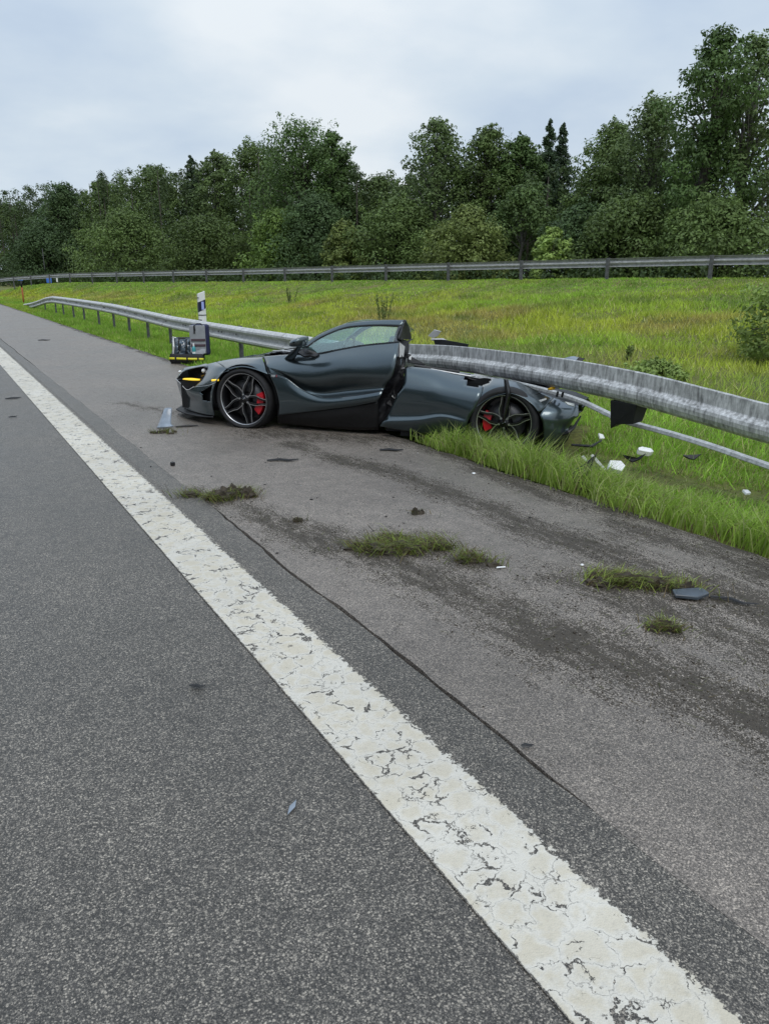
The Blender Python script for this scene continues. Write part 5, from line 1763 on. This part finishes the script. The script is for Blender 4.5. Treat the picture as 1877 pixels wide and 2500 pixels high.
# right lid: grey lining in a blue shell
sh = MB()
sh.box(0.20, 0.06, 0.43, 0.36, 0.13, 0.58)
bev(sh.build('lid_shell', M['bagblue'], bag), 0.045, 3)
lining = MB()
lining.box(0.165, -0.012, 0.435, 0.30, 0.035, 0.54)
bev(lining.build('lid_lining', M['baggrey'], bag), 0.02, 3)
for z_ in (0.33, 0.43, 0.22):
    v, f = box_data(0.175, -0.034, z_, 0.27, 0.012, 0.045)
    bev(mk('lining_strap', v, f, M['maroon'], bag), 0.004)
MB().tube([(0.13, -.02, .60), (0.12, -.04, .70), (0.17, -.03, .735), (0.24, -.02, .735), (0.27, -.01, .70)], 0.012, 6).build('handle', M['bagblack'], bag, True)
v, f = box_data(0.115, -0.035, 0.62, 0.03, 0.012, 0.14)
bev(mk('lining_strap', v, f, M['bagblack'], bag), 0.004)
patch('lid_pocket', [[(.02, -.06, .30), (.12, -.05, .24), (.22, -.05, .26), (.31, -.04, .25)], [(.03, -.09, .20), (.13, -.12, .17), (.22, -.10, .16), (.31, -.08, .19)]], M['baggrey'], bag, 5, 5, (0, -1, 1), 0.008, fn=crumple(0.012, 12, 6))

bot = empty('bottle', (4.255, 14.80, 0.17), BR)
tag(bot, 'small teal bottle with white cap standing in the open bag', 'bottle')
MB().lathe([(0, 0.0), (0.033, 0.0), (0.036, 0.01), (0.036, 0.11), (0.028, 0.135), (0.014, 0.15)], 16, 'z').build('body', M['teal'], bot, True)
MB().lathe([(0.0145, 0.15), (0.0145, 0.19), (0.008, 0.205), (0.0, 0.205)], 12, 'z').build('cap', M['white'], bot, True)
MB().lathe([(0.0368, 0.015), (0.0368, 0.05)], 16, 'z').build('bottle_label', M['white'], bot, True)


# ------------------------------------------------------------------ debris
def shard(name, label, cat, outline, xy, z, yaw, mat, thick=0.006, tilt=(0, 0), bend=0.0, group=None, bevel=True):
    """outline: (u, v) in metres, laid flat then tilted; bend curls it along u"""
    top_ = [(u, v, bend * (u * u) * 4) for u, v in outline]
    bot_ = [(u, v, c - thick) for u, v, c in top_]
    k = len(outline)
    f = [tuple(range(k)), tuple(range(2 * k - 1, k - 1, -1))] + [(i, k + i, k + (i + 1) % k, (i + 1) % k) for i in range(k)]
    o = mk(name, top_ + bot_, f, mat)
    o.location = (xy[0], xy[1], z)
    o.rotation_euler = (R(tilt[0]), R(tilt[1]), R(yaw))
    if bevel:
        bev(o, min(0.003, thick * .3), 1)
    tag(o, label, cat, group)
    return o


G = 'crash fragments on the road and verge'
# curved trim piece standing by the nose
tp = empty('trim_fragment', (2.05, 8.38, 0), R(-32))
tag(tp, 'curved pale blue-grey trim piece lying on the asphalt before the nose', 'fragment', G)
patch('trim_panel', [[(-.045, .10, .19), (.0, .085, .205), (.045, .09, .20)], [(-.065, .06, .12), (-.02, .03, .135), (.05, .04, .125)], [(-.085, .0, .045), (-.02, -.045, .06), (.06, -.02, .05)], [(-.095, -.05, .005), (-.01, -.09, .02), (.10, -.06, .03)]], M['greyshard'], tp, 5, 5, (0, -1, .5), 0.010)
flap('trim_bracket', [(-.06, .10, .16), (-.075, .11, .13), (-.05, .10, .10), (-.03, .09, .14)], M['black'], 0.012, tp)
MB().tube([(.10, .0, .01), (.20, .05, .008), (.32, .09, .012)], [.008, .014, .006], 6).build('trim_rod', M['black'], tp)


def stick(label, xy, yaw, length, rad, mat=M['black'], z=0.012):
    o = MB().tube([(-length / 2, 0, 0), (-length * .1, 0.05 * length, 0.02 * length), (length * .2, -0.02 * length, 0.01 * length), (length / 2, 0.06 * length, 0.01 * length)], [rad * .6, rad, rad * .9, rad * .4], 6).build('plastic_strip', mat)
    o.location = (xy[0], xy[1], z)
    o.rotation_euler = (0, 0, R(yaw))
    o.scale = (1, 1.6, 0.7)
    tag(o, label, 'fragment', G)
    return o


stick('long black strip on the shoulder between front wheel and grass clods', (2.52, 6.24), -28, 0.28, 0.013)
stick('flat black scrap near the edge of the grass below the door gap', (3.57, 6.13), -35, 0.22, 0.014)
stick('thin dark stick right of the slate coloured panel piece', (3.27, 2.22), -62, 0.22, 0.008)
stick('small black strip on the driving lane left of the white line, nearest', (0.70, 2.72), -38, 0.062, 0.007)
stick('small black strip on the shoulder beside the crack end', (1.57, 1.76), -30, 0.042, 0.0055)
stick('dark splinter on the lane at the far left edge', (0.80, 11.5), 5, 0.20, 0.014)
stick('short dark splinter on the lane below the far left one', (0.66, 9.9), 20, 0.10, 0.010)
stick('small dark scrap far up the shoulder at left', (2.48, 22.4), -25, 0.30, 0.02)
shard('block_fragment', 'tiny black cube on the shoulder right of the white line', 'fragment', [(-.017, -.017), (.017, -.015), (.016, .017), (-.016, .016)], (1.63, 6.56), 0.032, 12, M['black'], 0.032, group=G)
shard('panel_fragment', 'slate grey panel piece lying at the right clod of turf', 'fragment', [(-.085, -.03), (.02, -.05), (.085, -.03), (.07, .035), (-.01, .05), (-.08, .03)], (3.13, 2.37), 0.030, -32, M['darkshard'], 0.018, (6, -5), 0.4, G)
shard('splinter', 'pale narrow splinter on the driving lane near the bottom', 'fragment', [(-.035, -.004), (.01, -.010), (.038, .0), (.0, .006)], (0.735, 1.86), 0.014, 42, M['greyshard'], 0.003, (25, 0), 0, G)
shard('white_chip', 'white chip on the shoulder near the grass edge', 'fragment', [(-.02, -.012), (.012, -.016), (.022, .004), (.0, .016)], (3.71, 5.02), 0.012, 30, M['foam'], 0.010, group=G)
shard('white_chip', 'thin white chip right of the large middle clod', 'fragment', [(-.03, -.006), (.028, -.008), (.03, .004), (-.02, .007)], (2.56, 3.18), 0.010, -15, M['foam'], 0.006, group=G)
shard('white_chip', 'small white chip above the right clod of turf', 'fragment', [(-.01, -.01), (.012, -.006), (.008, .012), (-.008, .009)], (2.98, 2.98), 0.012, 0, M['foam'], 0.010, group=G)

# pieces in the grass beside the tail
def gz_(x, y, up):
    return float(ground_z(x, y)) + up


shard('foam_piece', 'white foam lump lying in the grass under the spacer block', 'fragment', [(-.085, -.04), (.03, -.05), (.08, -.02), (.07, .03), (-.02, .04), (-.07, .01)], (5.70, 5.0), gz_(5.7, 5.0, 0.12), -20, M['foam'], 0.05, (20, 10), 0, G)
shard('foam_piece', 'white crumpled panel on the black strip in the verge grass', 'fragment', [(-.075, -.04), (.04, -.06), (.085, .0), (.06, .055), (-.04, .05)], (4.90, 4.60), gz_(4.90, 4.60, 0.14), -20, M['foam'], 0.05, (38, 8), 0.4, G)
shard('black_strip', 'black torn strip under the white crumpled panel', 'fragment', [(-.22, .015), (-.05, -.035), (.05, -.04), (.03, .03), (-.10, .03)], (4.72, 4.66), gz_(4.72, 4.66, 0.13), -5, M['carbon'], 0.012, (30, 5), 0.3, G)
for lab_, x_, y_, yw_ in (('grey aluminium slat standing in the grass, left of the pair', 4.80, 4.80, -66), ('grey aluminium slat standing in the grass, right of the pair', 4.90, 4.80, -76)):
    shard('grey_slat', lab_, 'fragment', [(-.095, -.018), (.095, -.014), (.095, .016), (-.095, .018)], (x_, y_), gz_(x_, y_, 0.13), yw_, M['silver'], 0.010, (12, 38), 0, G)
shard('black_flap', 'black plastic flap sticking up at the grass edge', 'fragment', [(-.08, -.10), (.05, -.10), (.12, .14), (.03, .06), (-.06, .0)], (4.26, 4.36), 0.10, -36, M['black'], 0.010, (68, 0), 0.6, G)
shard('white_chip', 'pale shard in the grass right behind the tail', 'fragment', [(-.04, -.02), (.03, -.03), (.05, .02), (.0, .05)], (5.85, 5.72), gz_(5.85, 5.72, 0.10), 10, M['foam'], 0.02, (40, 0), 0, G)
shard('white_chip', 'pale chip in the grass at the right edge of the verge', 'fragment', [(-.04, -.02), (.02, -.03), (.04, .01), (-.01, .03)], (5.30, 3.62), gz_(5.30, 3.62, 0.10), 10, M['foam'], 0.02, (20, 0), 0, G)
shard('black_scrap', 'dark crumpled scrap right of the white panel in the verge', 'fragment', [(-.12, -.02), (-.05, .0), (-.02, -.03), (.06, -.01), (.11, .015), (.02, .02), (-.03, .035), (-.09, .02)], (5.35, 4.82), gz_(5.35, 4.82, 0.10), -25, M['carbon'], 0.014, (25, 0), 1.4, G)
shard('black_scrap', 'dark crumpled scrap below the lower steel strip', 'fragment', [(-.09, -.02), (-.02, -.005), (.02, -.03), (.09, .0), (.02, .02), (-.04, .03), (-.07, .02)], (5.85, 4.60), gz_(5.85, 4.6, 0.09), -25, M['carbon'], 0.014, (22, 0), 1.4, G)
o = MB().tube([(5.28, 5.55, gz_(5.28, 5.5, .10)), (5.5, 5.5, gz_(5.5, 5.5, .07)), (5.75, 5.62, gz_(5.75, 5.6, .08))], [.012, .016, .008], 6).build('torn_cable', M['carbon'])
tag(o, 'dark torn cable trailing through the grass from the tail', 'cable')
# plastic bundle under the rear wheel
bp_ = patch('plastic_scrap', [[(4.42, 5.62, .02), (4.50, 5.56, .05), (4.60, 5.52, .02)], [(4.44, 5.58, -.05), (4.52, 5.50, -.02), (4.62, 5.47, -.05)]], M['darkshard'], None, 6, 6, (0, -1, 1), 0.012, smooth=False, fn=crumple(0.04, 18, 8))
tag(bp_, 'crumpled dark plastic scrap in the grass before the rear wheel', 'fragment', G)


# clods of turf: matted blades over lumps of earth
def clod(label, x, y, rx, ry, h, n, yaw, green=1.0, lumps=7):
    t = empty('turf_clod', (x, y, 0), yaw)
    tag(t, label, 'turf clod', 'turf clods on the shoulder')
    cs = [(random.gauss(0, .58) * rx, random.gauss(0, .5) * ry, random.uniform(.22, .5), random.uniform(.45, 1.0)) for _ in range(lumps)]
    cs.append((0, 0, .5, 1.0))
    me = bpy.data.meshes.new('earth')
    bm = bmesh.new()
    for cx_, cy_, s_, hs in cs:
        r0 = bmesh.ops.create_icosphere(bm, subdivisions=3, radius=1)
        for v in r0['verts']:
            q = v.co.copy()
            k = 1 + 0.6 * mnoise.noise(q * 2.1 + Vector((cx_ * 40, cy_ * 40, x))) + 0.4 * mnoise.noise(q * 5.5 + Vector((x, y * 3, cx_ * 9)))
            v.co = Vector((cx_ + q.x * rx * s_ * k * .8, cy_ + q.y * ry * s_ * k, max(-0.004, q.z * h * 0.75 * hs * k)))
    bm.to_mesh(me)
    bm.free()
    link('earth', me, M['crumb'], t)
    which = rng.integers(0, len(cs), n)
    ca_ = np.array(cs)[which]
    px = ca_[:, 0] + rng.normal(size=n) * rx * ca_[:, 2] * .55
    py = ca_[:, 1] + rng.normal(size=n) * ry * ca_[:, 2] * .65
    pz = np.clip(h * 0.6 * ca_[:, 3] * np.exp(-((px - ca_[:, 0]) ** 2 / (rx * ca_[:, 2]) ** 2 + (py - ca_[:, 1]) ** 2 / (ry * ca_[:, 2]) ** 2)), 0.004, 1)
    stray = rng.random(n) < 0.14
    px = np.where(stray, px * 1.25 + rng.normal(size=n) * 0.05, px)
    py = np.where(stray, py * 1.25 + rng.normal(size=n) * 0.05, py)
    hh = (0.04 + 0.12 * rng.random(n) ** 1.5) * min(1, 0.5 + rx * 3)
    k = (0.45 + 1.0 * rng.random(n))[:, None]
    c = np.array([0.17, 0.215, 0.045]) * k * green
    dry = rng.random(n) < 0.42
    c[dry] = np.array([0.17, 0.13, 0.06]) * (0.35 + 0.9 * rng.random(dry.sum()))[:, None]
    tuft_dir = rng.uniform(0, 6.283, len(cs))[which] + rng.normal(size=n) * 0.7
    v, c = blades(px, py, pz, hh, 0.003 + 0.003 * rng.random(n), tuft_dir, 0.70 + 0.29 * rng.random(n), c)
    # keep matted blades above the asphalt
    v[:, :, 2] = np.maximum(v[:, :, 2] * 0.6, 0.003)
    tag(link('grass', fast_mesh('grass', v, 5, [(0, 1, 3, 2), (2, 3, 4)], c), M['blade'], t), kind='stuff')


clod('clod of torn turf beside the white line, farthest from the camera', 1.66, 5.33, 0.21, 0.11, 0.10, 1300, R(-28), 1.15)
clod('large matted clod of torn turf in the middle of the shoulder', 2.22, 3.72, 0.27, 0.14, 0.065, 2200, R(-34), 1.35, 11)
clod('thin tail of torn grass right of the large middle clod', 2.46, 3.36, 0.14, 0.06, 0.04, 420, R(-50), 1.0)
clod('bright clod of torn turf at the right with the slate panel piece', 2.98, 2.68, 0.24, 0.085, 0.075, 1800, R(-38), 1.7, 9)
clod('small bushy clod of turf below the bright right one', 2.73, 2.19, 0.075, 0.05, 0.05, 420, R(-30), 1.4)
clod('small dark lump of earth on the shoulder right of centre', 2.70, 4.31, 0.045, 0.04, 0.05, 60, 0, 0.4)
clod('flat scrap of turf before the pale trim piece', 1.92, 8.1, 0.12, 0.06, 0.03, 200, R(-20), 0.8)
clod('small dark lump of earth right of the farthest clod', 1.93, 4.55, 0.03, 0.03, 0.035, 50, 0, 0.4)
clod('matted dead turf ripped up at the grass edge', 4.20, 4.32, 0.14, 0.13, 0.10, 900, R(-40), 0.55)

# small broken plastic scattered round the wreck, too fine to count
n = 420
ex = rng.exponential(1.0, n)
px = np.concatenate([rng.normal(3.0, 0.9, n // 2), rng.normal(4.7, 0.7, n - n // 2)])
py = np.concatenate([rng.normal(6.2, 1.9, n // 2), rng.normal(4.6, 0.8, n - n // 2)])
okm = (py > 1.3) & (px > 0.2)
px, py = px[okm], py[okm]
n = len(px)
pz = np.where(px < EDGE, 0.002, ground_z(px, py) + 0.05 + 0.05 * rng.random(n))
sz = 0.003 + 0.010 * rng.random(n) ** 2.5
tet = np.array([(1.2, 0.1, 0), (-.6, .7, 0.1), (-.9, -.5, 0), (.1, 0, .5)])
q = tet[None] * sz[:, None, None] * rng.uniform(.5, 1.4, (n, 4, 3))
ang = rng.uniform(0, 6.28, n)
qx = q[..., 0] * np.cos(ang)[:, None] - q[..., 1] * np.sin(ang)[:, None] + px[:, None]
qy = q[..., 0] * np.sin(ang)[:, None] + q[..., 1] * np.cos(ang)[:, None] + py[:, None]
qz = np.abs(q[..., 2]) + pz[:, None]
cl_ = np.where(rng.random((n, 1)) < 0.86, np.array([[0.012, 0.012, 0.013]]), np.array([[0.45, 0.45, 0.44]]))
M['chip'] = leafy('plastic_chip', 0.0, 0.4)
o = link('plastic_crumbs', fast_mesh('plastic_crumbs', np.stack([qx, qy, qz], -1), 4, [(0, 1, 3), (1, 2, 3), (2, 0, 3), (0, 2, 1)], cl_), M['chip'])
tag(o, 'tiny black and white plastic crumbs strewn round the wreck', 'debris', kind='stuff')

# soil crumbs and loose blades scattered along the tracks
V = []
n = 9000
cand = np.column_stack([rng.uniform(1.55, 4.0, n * 6), rng.uniform(0.9, 10, n * 6)])
dw = dirt(cand[:, 0], cand[:, 1])
keep = rng.random(len(cand)) < (dw * 0.9) ** 1.5 + 0.006
cand = cand[keep][:n]
n = len(cand)
sz = 0.0018 + 0.005 * rng.random(n) ** 3 + 0.004 * (rng.random(n) < .02)
tet = np.array([(1, 0, 0), (-.5, .87, 0), (-.5, -.87, 0), (0, 0, 1.2)])
ang = rng.uniform(0, 6.28, n)
ca, sa = np.cos(ang), np.sin(ang)
vv = tet[None] * sz[:, None, None] * rng.uniform(.6, 1.3, (n, 4, 1))
rot = np.stack([vv[..., 0] * ca[:, None] - vv[..., 1] * sa[:, None], vv[..., 0] * sa[:, None] + vv[..., 1] * ca[:, None], np.abs(vv[..., 2]) * .8 + 0.0005], -1)
rot[..., 0] += cand[:, :1]
rot[..., 1] += cand[:, 1:]
o = link('soil_crumbs', fast_mesh('soil_crumbs', rot, 4, [(0, 1, 3), (1, 2, 3), (2, 0, 3), (0, 2, 1)]), M['crumb'])
tag(o, 'dark soil crumbs scattered along the wheel tracks', 'soil', kind='stuff')
n = 2600
cand = np.column_stack([rng.uniform(1.55, 4.0, n * 6), rng.uniform(0.9, 9, n * 6)])
keep = rng.random(len(cand)) < dirt(cand[:, 0], cand[:, 1]) ** 1.6 * .8
cand = cand[keep][:n]
n = len(cand)
k = (0.5 + 0.7 * rng.random(n))[:, None]
c = np.where(rng.random((n, 1)) < .5, np.array([[0.12, 0.13, 0.035]]), np.array([[0.15, 0.115, 0.05]])) * k
v, c = blades(cand[:, 0], cand[:, 1], np.full(n, 0.012), 0.025 + 0.06 * rng.random(n), 0.002 + 0.002 * rng.random(n), rng.uniform(0, 6.28, n), np.full(n, .97), c, True)
v[:, 2, 2] = 0.004 + 0.008 * rng.random(n)
o = link('loose_grass', fast_mesh('loose_grass', v, 3, [(0, 1, 2)], c), M['blade'])
tag(o, 'loose torn grass blades strewn along the wheel tracks', 'grass', kind='stuff')
